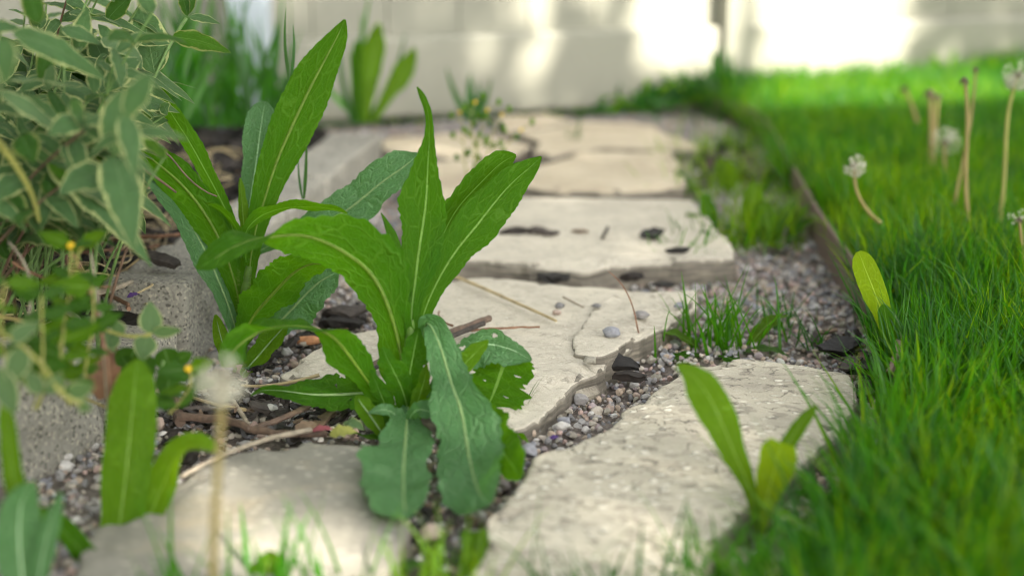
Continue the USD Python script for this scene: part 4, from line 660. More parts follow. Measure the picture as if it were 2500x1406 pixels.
# ------------------------------------------------------------------ variegated vine
vine = thing('variegated_vine', 'sprawling variegated periwinkle with cream edged leaves filling the upper left', 'shrub', gnd(60, 620, BEDZ))
VL, VD, VP = M['variegated_leaf'], M['variegated_dark_leaf'], M['variegated_pale_leaf']
def ovate(s): return np.maximum(0.02, (np.sin(np.pi * np.clip(s, 0, 1) ** 0.72)) ** 0.85)
vl_n = 0; EXTRA = []
def vleaf_pts(base, tip, w, sag, N, m, label=None, fold=8, seed=0):
    global vl_n
    base, tip = np.asarray(base, float), np.asarray(tip, float); n = 18; s = np.linspace(0, 1, n); L = np.linalg.norm(tip - base)
    mid = base + (tip - base) * s[:, None] + np.array([0, 0, 1.0]) * (sag * L * 4 * s * (1 - s))[:, None]
    V, f, uv = leaf_surface(mid, w * ovate(s), w * ovate(s), np.broadcast_to(N, mid.shape), nu=9, fold=fold, wave=.10, seed=seed, curl=.12)
    loc = local(vine)
    if vl_n >= 298:
        EXTRA.append((V - loc, f, uv)); return
    o = obj('leaf', (V - loc, f), m, vine, smooth=True, uv=uv); vl_n += 1
    if label: o.SetCustomDataByKey('label', label)
def vleaf_px(b, t, w, Z, roll=0, dz=0.0, m=VL, sag=.06, **k):
    B_, T_ = at(*b, Z), at(*t, Z + dz); T = unit(T_ - B_); C = unit(CAM - B_); C = unit(C - (C @ T) * T); B = np.cross(T, C); r = math.radians(roll)
    vleaf_pts(B_, T_, w * Z / F, sag, math.cos(r) * C + math.sin(r) * B, m, **k)
for k, (b, t, w, Z, ro, dz, m_, lab) in enumerate([
    ((378, 182), (343, 8), 50, 1.30, 12, .0, VL, 'pointed leaf standing upright'), ((420, 92), (564, 130), 30, 1.30, -140, .0, VD, 'dark leaf pointing right'),
    ((461, 42), (538, 60), 14, 1.31, -40, .0, VL, None), ((458, 40), (438, -30), 16, 1.31, 150, 0, VD, None), ((460, 36), (476, -34), 13, 1.31, 160, 0, VD, None),
    ((415, 108), (215, 100), 22, 1.28, 40, -.02, VL, None), ((190, 255), (317, 358), 32, 1.24, -30, -.01, VL, 'pale leaf hanging over the mulch'), ((262, 150), (302, 262), 44, 1.31, 15, .01, VD, None),
    ((250, 92), (348, 152), 30, 1.18, -40, -.02, VP, None), ((132, 368), (187, 484), 24, 1.2, 10, 0, VP, None), ((198, 410), (334, 412), 26, 1.25, -130, .02, VD, None), ((112, 322), (224, 402), 34, 1.15, -35, 0, VL, None),
    ((308, 284), (418, 352), 15, 1.27, -30, .02, VL, None), ((312, 226), (402, 288), 13, 1.3, -35, .02, VP, None), ((0, 228), (172, 348), 30, .98, -50, .05, VP, None), ((140, 205), (278, 272), 28, 1.14, -40, 0, VL, None),
    ((30, 85), (265, 202), 42, .98, -40, .08, VL, None), ((262, 50), (322, -8), 24, 1.25, 165, 0, VD, None), ((50, 330), (84, 400), 36, 1.0, 10, 0, VD, None), ((10, 90), (15, 210), 30, .88, 10, 0, VL, None),
    ((95, 60), (60, -40), 30, 1.0, 160, 0, VD, None), ((190, 130), (215, 20), 26, 1.14, 20, 0, VL, None), ((150, 70), (245, 110), 24, 1.12, -40, 0, VL, None), ((285, 118), (240, 60), 22, 1.2, 30, 0, VL, None),
    ((60, 380), (170, 440), 30, 1.05, -30, 0, VL, None), ((225, 485), (335, 560), 20, 1.28, -40, 0, VD, None), ((220, 480), (180, 520), 18, 1.27, 120, 0, VD, None), ((335, 520), (355, 572), 12, 1.3, 20, 0, VL, None),
    ((200, 545), (262, 590), 26, 1.24, -150, 0, VD, None), ((95, 470), (200, 550), 26, 1.15, -40, 0, VL, None), ((20, 470), (60, 560), 30, 1.02, 10, 0, VD, None), ((130, 110), (95, 200), 26, 1.1, 10, 0, VD, None)]):
    vleaf_px(b, t, w, Z, ro, dz, m_, label=lab, seed=100 + k)
region = sg.Polygon([(-200, -150), (470, -150), (430, 40), (400, 110), (420, 210), (400, 330), (340, 400), (330, 500), (240, 560), (100, 590), (-200, 600)])
rv = np.random.default_rng(21)
def stem_part(P, r, m, name='stem'):
    loc = local(vine); obj(name, tube(np.array(P) - loc, np.linspace(r, r * .6, len(P)), 6, n=20), m, vine, smooth=True)
for st in range(120):
    Zs = rv.uniform(1.06, 1.6); bx = rv.uniform(-250, 260); base = at(bx, 620 + rv.uniform(-60, 120), Zs); base[2] = BEDZ
    Ln = rv.uniform(.16, .36); lean = np.array([rv.normal(.25, .3), rv.normal(-.25, .3), 1.0]); lean = unit(lean)
    tipp = base + lean * Ln; droop = np.array([rv.normal(.04, .03), rv.normal(-.03, .03), -rv.uniform(0, .06)])
    t = np.linspace(0, 1, 14)[:, None]; P = base + (tipp - base) * t + droop * t ** 2
    last = 0; a0 = rv.uniform(0, 6.28)
    for j in range(3, 14):
        a0 += 1.57 + rv.normal(0, .3); T = unit(P[min(j + 1, 13)] - P[j - 1])
        for sd in (0, math.pi):
            e1 = unit(np.cross(T, [0, .3, 1.0])); e2 = np.cross(T, e1); rad = math.cos(a0 + sd) * e1 + math.sin(a0 + sd) * e2
            L = rv.uniform(.036, .068) * (1 - .35 * (j > 11)); tip = P[j] + rad * L + T * L * .35 + np.array([L * rv.uniform(0, .45), 0, -L * rv.uniform(.1, .65)])
            x, y, Zp = proj((tip + P[j]) / 2)
            if region.contains(sg.Point(x, y)) and rv.random() < .8 and -45 < x and y > -45:
                N = unit(.5 * T + .75 * np.array([0, 0, 1.0]) + .35 * unit(CAM - P[j]) + rv.normal(0, .45, 3))
                vleaf_pts(P[j], tip, L * rv.uniform(.15, .25), .10, N, [VL, VL, VD, VD, VP][rv.integers(0, 5)], seed=int(rv.integers(1e6))); last = j
    if last: stem_part(P[:last + 1], .0016, M['vine_stem'] if rv.random() < .7 else M['woody_stem'])
stem_part([at(455, 45, 1.31), at(430, 85, 1.31), at(400, 140, 1.30), at(360, 235, 1.3), at(330, 330, 1.31), at(290, 470, 1.33)], .0017, M['vine_stem'])
stem_part([at(262, 410, 1.27), at(235, 470, 1.28), at(210, 540, 1.3), at(190, 590, 1.31)], .0016, M['vine_stem'])
stem_part([at(-20, 330, .9), at(60, 440, .95), at(95, 540, 1.0)], .0024, M['dandelion_stalk_green'])
stem_part([at(150, 300, 1.22), at(280, 365, 1.24), at(390, 440, 1.26), at(430, 470, 1.26)], .0016, M['woody_stem'])
stem_part([at(200, 440, 1.2), at(280, 375, 1.22), at(330, 350, 1.23), at(400, 370, 1.24), at(455, 430, 1.25), at(530, 480, 1.26)], .0011, M['woody_stem'])
stem_part([at(240, 215, 1.24), at(300, 180, 1.24), at(345, 168, 1.25)], .0007, M['woody_stem'])

if EXTRA:
    v_, f_ = cat([(a, b) for a, b, c in EXTRA]); tag(obj('foliage', (v_, f_), VL, vine, smooth=True, uv=np.vstack([c for a, b, c in EXTRA])), kind='stuff')
# trailing pale sprigs in front of the kerb
def sprig(label, Z, stems, leaves, m=VP, stemmat='dandelion_stalk_green', name='trailing_sprig', cat_='sprig', r=.0014):
    t = thing(name, label, cat_, at(*stems[0][-1], Z)); loc = local(t)
    for s_ in stems: obj('stem', tube(np.array([at(*p, Z) for p in s_]) - loc, np.linspace(r, r * .7, len(s_)), 6, n=18), M[stemmat], t, smooth=True)
    for k, (b, tp, w, ro) in enumerate(leaves):
        B_, T_ = at(*b, Z), at(*tp, Z); T = unit(T_ - B_); C = unit(CAM - B_); C = unit(C - (C @ T) * T); Bv = np.cross(T, C); rr = math.radians(ro); n = 16; s = np.linspace(0, 1, n)
        mid = B_ + (T_ - B_) * s[:, None]; V, f, uv = leaf_surface(mid, w * Z / F * ovate(s), w * Z / F * ovate(s), np.broadcast_to(math.cos(rr) * C + math.sin(rr) * Bv, mid.shape), nu=9, fold=8, seed=k)
        obj('leaf', (V - loc, f), m, t, smooth=True, uv=uv)
    return t
sprig('pale variegated sprig with rounded leaves in front of the exposed kerb block', 1.03, [[(370, 815), (300, 818), (230, 800), (180, 850)]], [((368, 815), (366, 735), 30, 10), ((362, 818), (345, 880), 30, 170), ((372, 812), (445, 805), 18, 30), ((300, 818), (270, 780), 20, 160), ((290, 820), (255, 850), 20, 20), ((262, 810), (280, 862), 18, 150), ((240, 800), (210, 770), 18, 30), ((230, 802), (180, 840), 22, 150)])
sprig('pale cream leaved sprig before the nearest kerb block', .88, [[(200, 985), (150, 960), (110, 900), (60, 850), (-20, 800)]], [((165, 960), (232, 940), 28, 30), ((190, 985), (225, 1000), 18, 20), ((100, 960), (65, 905), 24, 170), ((120, 960), (150, 910), 24, 20), ((60, 850), (20, 940), 32, 10), ((20, 830), (100, 790), 30, -40), ((-10, 900), (40, 1010), 36, 20)])
sprig('bushy young leaves behind the nearest seedling, dark green', 1.05, [[(400, 880), (380, 940), (360, 1010)]], [((330, 850), (300, 920), 40, 20), ((400, 850), (420, 910), 34, 20), ((360, 860), (330, 960), 34, 20), ((420, 900), (400, 980), 30, 160), ((300, 870), (340, 960), 36, 30), ((430, 880), (470, 860), 20, 30)], m=M['weed_leaf'], stemmat='vine_stem', name='ground_weed', cat_='weed')
# yellow flowered weed in the left foreground
yw = thing('flowering_weed', 'spindly small weed with tiny yellow flowers at the left before the mulch', 'weed', at(90, 1000, .95)); loc = local(yw); ry = np.random.default_rng(4)
for k, (b, tp, Z) in enumerate([((90, 1000), (170, 600), .97), ((60, 1000), (120, 720), .92), ((150, 980), (220, 600), .98), ((40, 980), (20, 690), .9), ((190, 990), (140, 790), .93), ((230, 960), (200, 700), .97), ((420, 1010), (450, 900), 1.0)]):
    pts = np.array([at(b[0] + (tp[0] - b[0]) * t + 25 * math.sin(3 * t + k), b[1] + (tp[1] - b[1]) * t, Z) for t in np.linspace(0, 1, 6)]); obj('stem', tube(pts - loc, .0009, 5, n=18), M['dandelion_stalk_green'], yw, smooth=True)
    for j in range(1, 6):
        for sd in (-1, 1):
            p = pts[j]; L = ry.uniform(.012, .024); tip = p + np.array([sd * L, ry.normal(0, .006), ry.uniform(-.004, .012)]); n = 9; s = np.linspace(0, 1, n); mid = p + (tip - p) * s[:, None]
            V, f, uv = leaf_surface(mid, L * .3 * ovate(s), L * .3 * ovate(s), np.broadcast_to(unit(np.array([0, -.6, .8]) + ry.normal(0, .3, 3)), mid.shape), nu=5, fold=5, teeth=.2, nteeth=4, seed=j)
            obj('leaf', (V - loc, f), [LY, M['weed_leaf']][ry.integers(0, 2)], yw, smooth=True, uv=uv)
    m_ = trimesh.creation.icosphere(1, 1.0); v = np.array(m_.vertices) * np.array([.0030, .0030, .0026])
    if k in (0, 2, 6): obj('flower', (v + pts[-1] - loc, np.array(m_.faces)), M['yellow_petal'], yw, smooth=True)
for k, (pts, r, m_, lab) in enumerate([([(268, 1010), (262, 900), (235, 760), (190, 640), (160, 590)], .0016, 'twig_red', 'long rusty dead stem rising past the pale sprigs at the left'), ([(262, 1000), (255, 880), (238, 720), (222, 620)], .0013, 'straw_grey', 'grey dead stem beside the long rusty one at the left'), ([(20, 1000), (60, 820), (75, 700), (20, 590)], .0016, 'straw_grey', 'bent grey dead stem near the left picture edge'), ([(-20, 905), (120, 940), (290, 1010)], .0014, 'dandelion_stalk', 'yellowish runner crossing low in front of the nearest kerb block'), ([(-20, 770), (110, 800), (210, 850), (320, 930)], .0016, 'dandelion_stalk', 'yellow green runner stem sloping right in front of the kerb blocks'), ([(30, 640), (150, 690), (270, 700)], .0012, 'twig_red', 'thin rusty stem slanting behind the small yellow flowers')]):
    Zk = 1.0 + .02 * k; P = np.array([at(x, y, Zk) for x, y in pts]); tag(obj('dead_twig', tube(P, np.linspace(r, r * .6, len(P)), 6, n=26), M[m_], smooth=50), lab, 'twig')
# petals and fallen leaves
def fleck(px, py, L, m, label, name='petal', cat_='petal', z=.01, yaw=0, tilt=20, seed=0, w=.3):
    n = 9; s = np.linspace(-.5, .5, n); mid = np.c_[s * L, 0 * s, .12 * L * np.cos(s * 3)]; V, f, uv = leaf_surface(mid, L * w * ovate(s + .5), L * w * ovate(s + .5), np.broadcast_to(np.array([0, 0, 1.0]), mid.shape), nu=5, fold=10, wave=.2, seed=seed)
    V = V @ Rot.from_euler('zx', (yaw, tilt), degrees=True).as_matrix().T + gnd(px, py, z); tag(obj(name, (V, f), m, smooth=True, uv=uv), label, cat_)
fleck(326, 722, .012, M['purple_petal'], 'purple petal lying on the black mulch by the kerb corner', z=BEDZ + .03, yaw=30)
fleck(1354, 1068, .008, M['purple_petal'], 'dark purple petal at the front tip of the gravel', z=.012, yaw=20, seed=1)
fleck(788, 1050, .018, M['pink_petal'], 'deep pink petal beside the stick in front of the left joint', z=.018, yaw=5, seed=2, w=.2)
fleck(838, 1058, .022, M['yellow_leaf'], 'yellowed small leaf on the rim of the bottom left flagstone', 'fallen_leaf', 'leaf', z=.026, yaw=10, seed=3, w=.32)
fleck(865, 1040, .020, VP, 'pale dried leaf beside the yellowed one', 'fallen_leaf', 'leaf', z=.024, yaw=-30, seed=4)
fleck(745, 1042, .018, M['bark_tan'], 'tan dry leaf left of the pink petal', 'fallen_leaf', 'leaf', z=.02, yaw=40, seed=5)
fleck(262, 905, .045, M['twig_red'], 'curled rusty brown dead leaf hanging before the nearest kerb block', 'dead_leaf', 'leaf', z=.09, yaw=80, tilt=60, seed=6)

# ------------------------------------------------------------------ grass
def blade(base, h, lean, w, bend, rng, n=5):
    """a tapered, bent strip; base (3), lean (2)"""
    t = np.linspace(0, 1, n); c = base + np.c_[lean[0] * (t + bend * t ** 2) * h, lean[1] * (t + bend * t ** 2) * h, h * (t - .25 * bend * t ** 3)]
    a = rng.uniform(0, 6.28); d = np.array([math.cos(a), math.sin(a), 0]); ww = w * (1 - t ** 1.8 * .92)
    v = np.stack([c - d * ww[:, None] / 2, c + np.array([0, 0, 0]) + np.cross(d, [0, 0, 1]) * ww[:, None] * .22, c + d * ww[:, None] / 2], 1).reshape(-1, 3)
    return v, grid_faces(n, 3)
def tuft(seed, n=19, h=.068, spread=.024, w=.0031, lean=.21, n_seg=5):
    rng = np.random.default_rng(seed); P = []
    for _ in range(n):
        b = np.array([*rng.normal(0, spread * .5, 2), 0]); l = rng.normal(0, lean, 2) + b[:2] / spread * .25; P.append(blade(b, h * rng.uniform(.5, 1.12), l, w * rng.uniform(.6, 1.25), rng.uniform(0, .9), rng, n_seg))
    return cat(P)
rgs = np.random.default_rng(17)
lawn_view = lawn_poly.difference(sg.LineString(EDGE[5:9]).buffer(.028)).buffer(-.004).intersection(sg.Polygon([gnd(1500, 232)[:2], gnd(2900, 205)[:2] + np.array([.2, .5]), gnd(2900, 1406)[:2], (.75, .55), (.25, .55), gnd(1850, 1500)[:2], gnd(1500, 300)[:2]]).buffer(.25))
lawn_view = lawn_view.difference(sg.LineString([fence_at(-1)[:2], fence_at(6)[:2]]).buffer(.03))
nT = 7200; tp = scatter(lawn_view, nT, rgs)
# keep the grass in front of the fence
keep = np.array([(np.r_[p, 0] - FO) @ FNRM > .03 for p in tp]); tp = tp[keep]; nT = len(tp)
gm_ = ['grass_a', 'grass_b', 'grass_c', 'grass_a', 'grass_c', 'grass_d', 'grass_a', 'grass_c', 'grass_b', 'grass_a', 'straw']
gprot = [(*tuft(300 + k), M[gm_[k]], True) for k in range(11)]
gsc = (.75 + .55 * (n2(tp, 4, 9) + .5) + rgs.normal(0, .1, nT)) * (1 + .45 * np.exp(-(((np.c_[tp, np.zeros(nT)] - FO) @ FNRM) / .17) ** 2))
quat = (Rot.from_euler('z', rgs.uniform(0, 360, nT), degrees=True) * Rot.from_euler('xy', rgs.normal(0, 6, (nT, 2)), degrees=True)).as_quat()
instancer('/World/lawn_grass', gprot, np.c_[tp, .016 + .02 * n2(tp, 3, 1)], np.where(rgs.random(nT) < 2, np.where(n2(tp, 5, 33) + rgs.normal(0, .12, nT) > .02, rgs.choice([0, 2, 4, 7, 9], nT), rgs.choice([1, 3, 5, 6, 8], nT)), 10), quat, gsc[:, None] * np.ones((1, 3)), 'mown green lawn filling the right side up to the fence', 'grass')
# longer stray blades over the lawn
sp_ = scatter(lawn_view, 420, rgs); stray = [(*tuft(400 + k, n=3, h=.095, spread=.006, w=.0028, lean=.3, n_seg=8), M[gm_[k]], True) for k in range(5)]
instancer('/World/long_grass', stray, np.c_[sp_, np.full(420, .016)], rgs.integers(0, 5, 420), Rot.from_euler('z', rgs.uniform(0, 360, 420), degrees=True).as_quat(), rgs.uniform(.8, 1.25, 420)[:, None] * np.ones((1, 3)), 'longer stray blades standing above the mown lawn', 'grass')
def clump(px, py, label, n, h, spread, w, lean=.25, m='grass_a', z=0.0, seed=0, bias=(0, 0), cat_='grass clump', leaves=(), name='grass_clump', n_seg=9):
    g = gnd(px, py, z); rng = np.random.default_rng(seed); t = thing(name, label, cat_, g); P = []
    for _ in range(n):
        b = np.array([*rng.normal(0, spread * .5, 2), 0]); l = rng.normal(0, lean, 2) + np.array(bias); P.append(blade(b, h * rng.uniform(.45, 1.05), l, w * rng.uniform(.6, 1.2), rng.uniform(0, 1.1), rng, n_seg))
    if n <= 16:
        for q in P: obj('blade', q, M[m], t, smooth=True)
    elif P: tag(obj('blades', cat(P), M[m], t, smooth=True), kind='stuff')
    for k, (dx, dy, L, wd, az, el) in enumerate(leaves):   # broad leaves: offset, length, half width, azimuth, elevation
        a, e = math.radians(az), math.radians(el); s = np.linspace(0, 1, 20); d = np.array([math.cos(a) * math.cos(e), math.sin(a) * math.cos(e), math.sin(e)])
        mid = np.array([dx, dy, .002]) + d * (s * L)[:, None] - np.array([0, 0, 1]) * (.35 * L * s ** 2.5)[:, None]; side = unit(np.cross(d, [0, 0, 1.0])); N = np.cross(side, d)
        V, f, uv = leaf_surface(mid, wd * ovate(s), wd * ovate(s), np.broadcast_to(N, mid.shape), nu=7, fold=10, teeth=.12, nteeth=7, wave=.1, seed=seed + k)
        obj('leaf', (V, f), [LY, LG, M['weed_leaf']][k % 3], t, smooth=True, uv=uv)
    return t
clump(1755, 850, 'bright grass tuft with broad seedling leaves in the gravel right of the long flagstone', 70, .085, .05, .0032, m='grass_a', seed=1, leaves=[(-.02, -.01, .06, .012, 165, 35), (-.02, -.03, .05, .010, 200, 10), (.02, -.02, .05, .011, -20, 20), (.03, 0, .07, .012, 30, 45), (0, -.03, .05, .010, -80, 15)])
clump(1885, 800, 'thin grass tuft beside the brown edging', 26, .06, .04, .0022, m='grass_b', seed=2)
clump(1985, 850, 'small grass sprout at the far corner of the front right flagstone', 14, .05, .02, .002, m='grass_b', seed=3)
clump(1670, 660, 'blurred grass tuft at the right end of the thick flagstone', 34, .07, .04, .003, m='grass_a', seed=4)
clump(1700, 615, 'fine grass sprouting beyond the right end of the thick flagstone', 24, .06, .04, .0028, m='grass_d', seed=15)
clump(1835, 590, 'leafy weed clump with an upright bright leaf against the edging', 100, .09, .08, .003, m='grass_c', seed=5, leaves=[(.0, 0, .12, .016, 80, 75), (-.05, .02, .09, .013, 110, 70), (.03, 0, .09, .014, 40, 60), (-.04, 0, .08, .013, 150, 45), (-.02, -.02, .07, .012, 220, 30), (.02, -.03, .07, .012, -60, 35), (.05, .02, .08, .012, 20, 60)], name='weed_clump', cat_='weed')
clump(1880, 600, 'broad leaved weed between gravel and edging, right of the leafy clump', 16, .07, .05, .003, m='grass_a', seed=6, leaves=[(0, 0, .09, .015, 100, 65), (.02, 0, .08, .014, 10, 50), (-.02, 0, .07, .014, 170, 40), (0, -.02, .06, .013, -90, 30)], name='weed_clump', cat_='weed')
clump(1780, 480, 'blurred low weeds at the right of the gravel before the far edging', 90, .08, .1, .003, m='grass_c', seed=7, leaves=[(.0, 0, .08, .014, 80, 70), (.05, 0, .07, .013, 30, 60), (-.05, 0, .07, .013, 150, 55), (.0, .05, .08, .014, 100, 70), (-.03, -.04, .06, .012, 200, 40)], name='weed_clump', cat_='weed')
clump(1745, 400, 'far pale weeds on the mulch between flagstones and edging', 90, .08, .12, .003, m='grass_c', seed=8, name='weed_clump', cat_='weed')
clump(1820, 370, 'small bright weeds before the bend of the far edging', 22, .06, .08, .003, m='grass_c', seed=18, name='weed_clump', cat_='weed')
clump(1510, 470, 'tiny lime seedling in the joint before the pale smooth flagstone', 8, .04, .03, .0028, m='grass_c', seed=9, leaves=[(0, 0, .035, .007, 90, 75), (.01, 0, .03, .007, 20, 40)], name='joint_seedling', cat_='weed')
clump(1570, 472, 'row of short grass in the joint right of the tiny lime seedling', 16, .03, .05, .0025, m='grass_b', seed=10)
clump(1402, 375, 'dark sprout standing in the joint between two far flagstones', 14, .09, .015, .003, lean=.08, m='grass_d', seed=11)
clump(1276, 1035, 'three thin arching grass blades at the lower edge of the long flagstone', 5, .055, .008, .0013, lean=.42, m='grass_d', seed=52, bias=(.3, .1))
clump(1905, 440, 'weeds spilling over the edging where it bends away', 60, .075, .09, .003, m='grass_c', seed=81, leaves=[(0, 0, .07, .012, 120, 60), (.03, 0, .07, .012, 60, 60), (-.04, 0, .06, .012, 170, 40)], name='weed_clump', cat_='weed')
clump(1850, 372, 'grass hiding the edging beyond its bend', 70, .075, .1, .003, m='grass_a', seed=82, name='grass_clump')
clump(1700, 300, 'grass and weeds over the far end of the edging', 60, .06, .12, .003, m='grass_b', seed=83, name='grass_clump')
clump(1950, 540, 'grass blades leaning over the exposed part of the edging', 30, .075, .05, .0026, m='grass_a', seed=84, bias=(-.3, -.1))
# foot of the fence and the left rear
def spike(label, base, tips, Z, wpx, m, name='tall_grass', cat_='grass'):
    """a few long traced blades that share a foot"""
    t = thing(name, label, cat_, at(*base, Z)); loc = local(t)
    for k, (b, tp, bow, w) in enumerate(tips):
        s = np.linspace(0, 1, 14); P = np.array([at(b[0] + (tp[0] - b[0]) * u + bow * math.sin(math.pi * u), b[1] + (tp[1] - b[1]) * u, Z + .02 * math.sin(k * 2.1) * u) for u in s])
        ww = w * Z / F * (1 - s ** 2.2 * .93) * (0.5 + .5 * np.minimum(1, s * 4)); V, f, uv = leaf_surface(P, ww, ww, np.broadcast_to(np.array([math.sin(k), -1, .3]), P.shape), nu=5, fold=14, seed=k)
        obj('blade', (V - loc, f), M[m] if isinstance(m, str) else M[m[k % len(m)]], t, smooth=True, uv=uv)
    return t
spike('slim pair of grass blades rising beside the tallest lettuce leaf', (738, 480), [((742, 486), (748, 330), 2, 5), ((738, 486), (728, 380), -3, 4), ((705, 200), (698, 20), -6, 5), ((712, 190), (716, 60), 4, 4)], 1.42, 5, ['grass_d', 'grass_b'])
spike('tall grass blades with a broad weed leaf in front of the fence, left of centre', (885, 300), [((870, 300), (905, -20), -10, 11), ((860, 300), (830, 60), -12, 10), ((890, 300), (925, 60), 8, 10), ((880, 295), (770, 170), -10, 9), ((900, 295), (990, 80), 16, 9), ((905, 298), (960, 160), 10, 8), ((866, 300), (852, 120), 4, 9), ((880, 300), (880, 30), 6, 9)], 2.55, 9, ['grass_a', 'grass_b', 'grass_d'])
Zw = 2.5
plant('broad_weed', 'broad leaved weed among the tall grass in front of the fence', 'weed', (900, 300), Zw, [
    [(895, 300, 0, 6, 6, 168), (900, 220, 0, 18, 18, 168), (912, 130, 0, 30, 28, 168), (925, 55, 0, 4, 4, 168)],
    [(915, 300, 0, 6, 6, -160), (950, 230, 0, 18, 18, -160), (985, 180, 0, 28, 26, -160), (1012, 118, 0, 4, 4, -160)],
    [(885, 300, 0, 6, 6, 168), (880, 230, .02, 20, 18, 168), (878, 160, .02, 24, 20, 168), (868, 100, .02, 4, 4, 168)]], [LY, LY, LG], **kw3)
spike('upright weed with pale leaves in front of the fence rail', (1155, 300), [((1150, 300), (1090, 165), -8, 10), ((1155, 300), (1148, 180), -4, 18), ((1160, 300), (1200, 190), 4, 10), ((1156, 300), (1170, 200), 6, 12)], 2.5, 9, ['grass_d', 'grass_b'])
for k, (bx, n_, Z, lab) in enumerate([(470, 46, 2.25, 'dense blurred tall grass at the rear left behind the variegated vine'), (575, 22, 2.35, 'tall grass before the white post'), (670, 16, 2.5, 'sparse tall grass right of the white post'), (390, 34, 1.95, 'shaded tall grass behind the vine tips')]):
    r5 = np.random.default_rng(70 + k); spike(lab, (bx, 300), [((bx + r5.uniform(-55, 55), 310), (bx + r5.uniform(-110, 120), r5.uniform(-60, 190)), r5.normal(0, 14), r5.uniform(6, 13)) for _ in range(n_)], Z, 9, ['grass_a', 'grass_b', 'grass_d', 'grass_a'])
spike('dark leafy weed at the foot of the fence post', (1765, 215), [((1765 + dx, 225), (1760 + tx, ty), bw, w) for dx, tx, ty, bw, w in ((-12, -22, 125, 2, 15), (0, 6, 105, 4, 14), (12, 24, 125, 2, 13), (-20, -34, 165, -4, 14), (16, 48, 160, 6, 14), (4, -8, 118, -8, 15), (24, 62, 185, 6, 12))], 3.0, 14, ['grass_d', 'grass_d', 'grass_b'], name='fence_weed', cat_='weed')
r6 = np.random.default_rng(6)
for bx, by, lab in ((1300, 283, 'dark low weeds under the fence rail behind the farthest flagstone'), (1450, 270, 'low weeds under the rail, left of the taller fence foot weeds'), (1590, 255, 'leafy weeds at the foot of the sunlit fence'), (1680, 250, 'pale leaved weeds at the fence foot left of the post'), (1000, 305, 'low weeds at the fence foot left of the upright weed'), (1540, 268, 'bright fence foot weeds where the rail shadow ends')):
    Zw = dep(bx, by, 0.0); spike(lab, (bx, by), [((bx + r6.uniform(-60, 60), by + 5), (bx + r6.uniform(-80, 80), by - r6.uniform(15, 42 + 45 * (bx > 1520))), r6.normal(0, 8), r6.uniform(7, 15)) for _ in range(26)], min(Zw, 3.02 + (bx - 1250) * .0001), 9, ['grass_a', 'grass_b', 'grass_c', 'grass_d'], name='fence_weed', cat_='weed')
r8 = np.random.default_rng(61)
for k, (bx, by, lab) in enumerate([(1880, 262, 'ragged tall lawn fringe against the sunlit fence right of the post'), (2020, 255, 'bright tall fringe of grass in the middle of the sunlit fence'), (2170, 250, 'sunlit tall grass where the fence turns from white to shade'), (2330, 245, 'pale sunlit weeds before the shaded right fence panel'), (2470, 240, 'tall grass fringe at the far right end of the fence')]):
    spike(lab, (bx, by), [((bx + r8.uniform(-85, 85), by + 5), (bx + r8.uniform(-110, 110), by - r8.uniform(40, 135) * r8.uniform(.5, 1)), r8.normal(0, 14), r8.uniform(7, 15)) for _ in range(26)], dep(bx, by, .0) - .04, 9, ['grass_c', 'grass_a', 'grass_c', 'grass_b'], name='lawn_fringe', cat_='grass')
spike('tall pale weed stems standing before the shaded right panel of the fence', (2270, 240), [((2262, 245), (2215, 95), -6, 16), ((2270, 245), (2280, 60), 6, 18), ((2280, 245), (2330, 120), 8, 16), ((2290, 245), (2390, 130), 10, 12)], dep(2270, 245, 0) - .05, 9, ['grass_c'], name='fence_weed', cat_='weed')
# slender yellow flowered weed growing in the far joint
fw = thing('flowering_weed', 'slender weed with tiny yellow flowers and buds growing in the joint behind the front lettuce', 'weed', at(1165, 470, 1.95)); loc = local(fw)
for k, pts in enumerate([[(1160, 470), (1135, 400), (1130, 330), (1122, 275)], [(1165, 470), (1160, 380), (1180, 300), (1190, 270)], [(1165, 470), (1205, 390), (1240, 350), (1272, 318)], [(1170, 470), (1190, 380), (1200, 330), (1225, 280)], [(1160, 470), (1165, 390), (1150, 300), (1160, 250)]]):
    P = np.array([at(x, y, 1.95 + .02 * math.sin(k)) for x, y in pts]); obj('stem', tube(P - loc, [.0010, .0009, .0007, .0005], 5, n=16), M['dandelion_stalk_green'], fw, smooth=True)
    A_, _ = spline(P, 9)
    for j in range(2, 9):
        d = np.array([(-1) ** j * .016, 0, .012]) * r6.uniform(.6, 1.1); m_ = trimesh.creation.icosphere(1, 1.0); v = np.array(m_.vertices) * np.array([.0035, .0025, .0055]); obj('bud', (v + A_[j] + d - loc, np.array(m_.faces)), LY if j % 3 else M['weed_leaf'], fw, smooth=True)
        obj('stem', tube(np.array([A_[j] - loc, A_[j] + d - loc]), .0005, 4), M['dandelion_stalk_green'], fw)
    v = np.array(m_.vertices) * .0026; obj('flower', (v + P[-1] - loc, np.array(m_.faces)), M['yellow_petal'], fw, smooth=True)
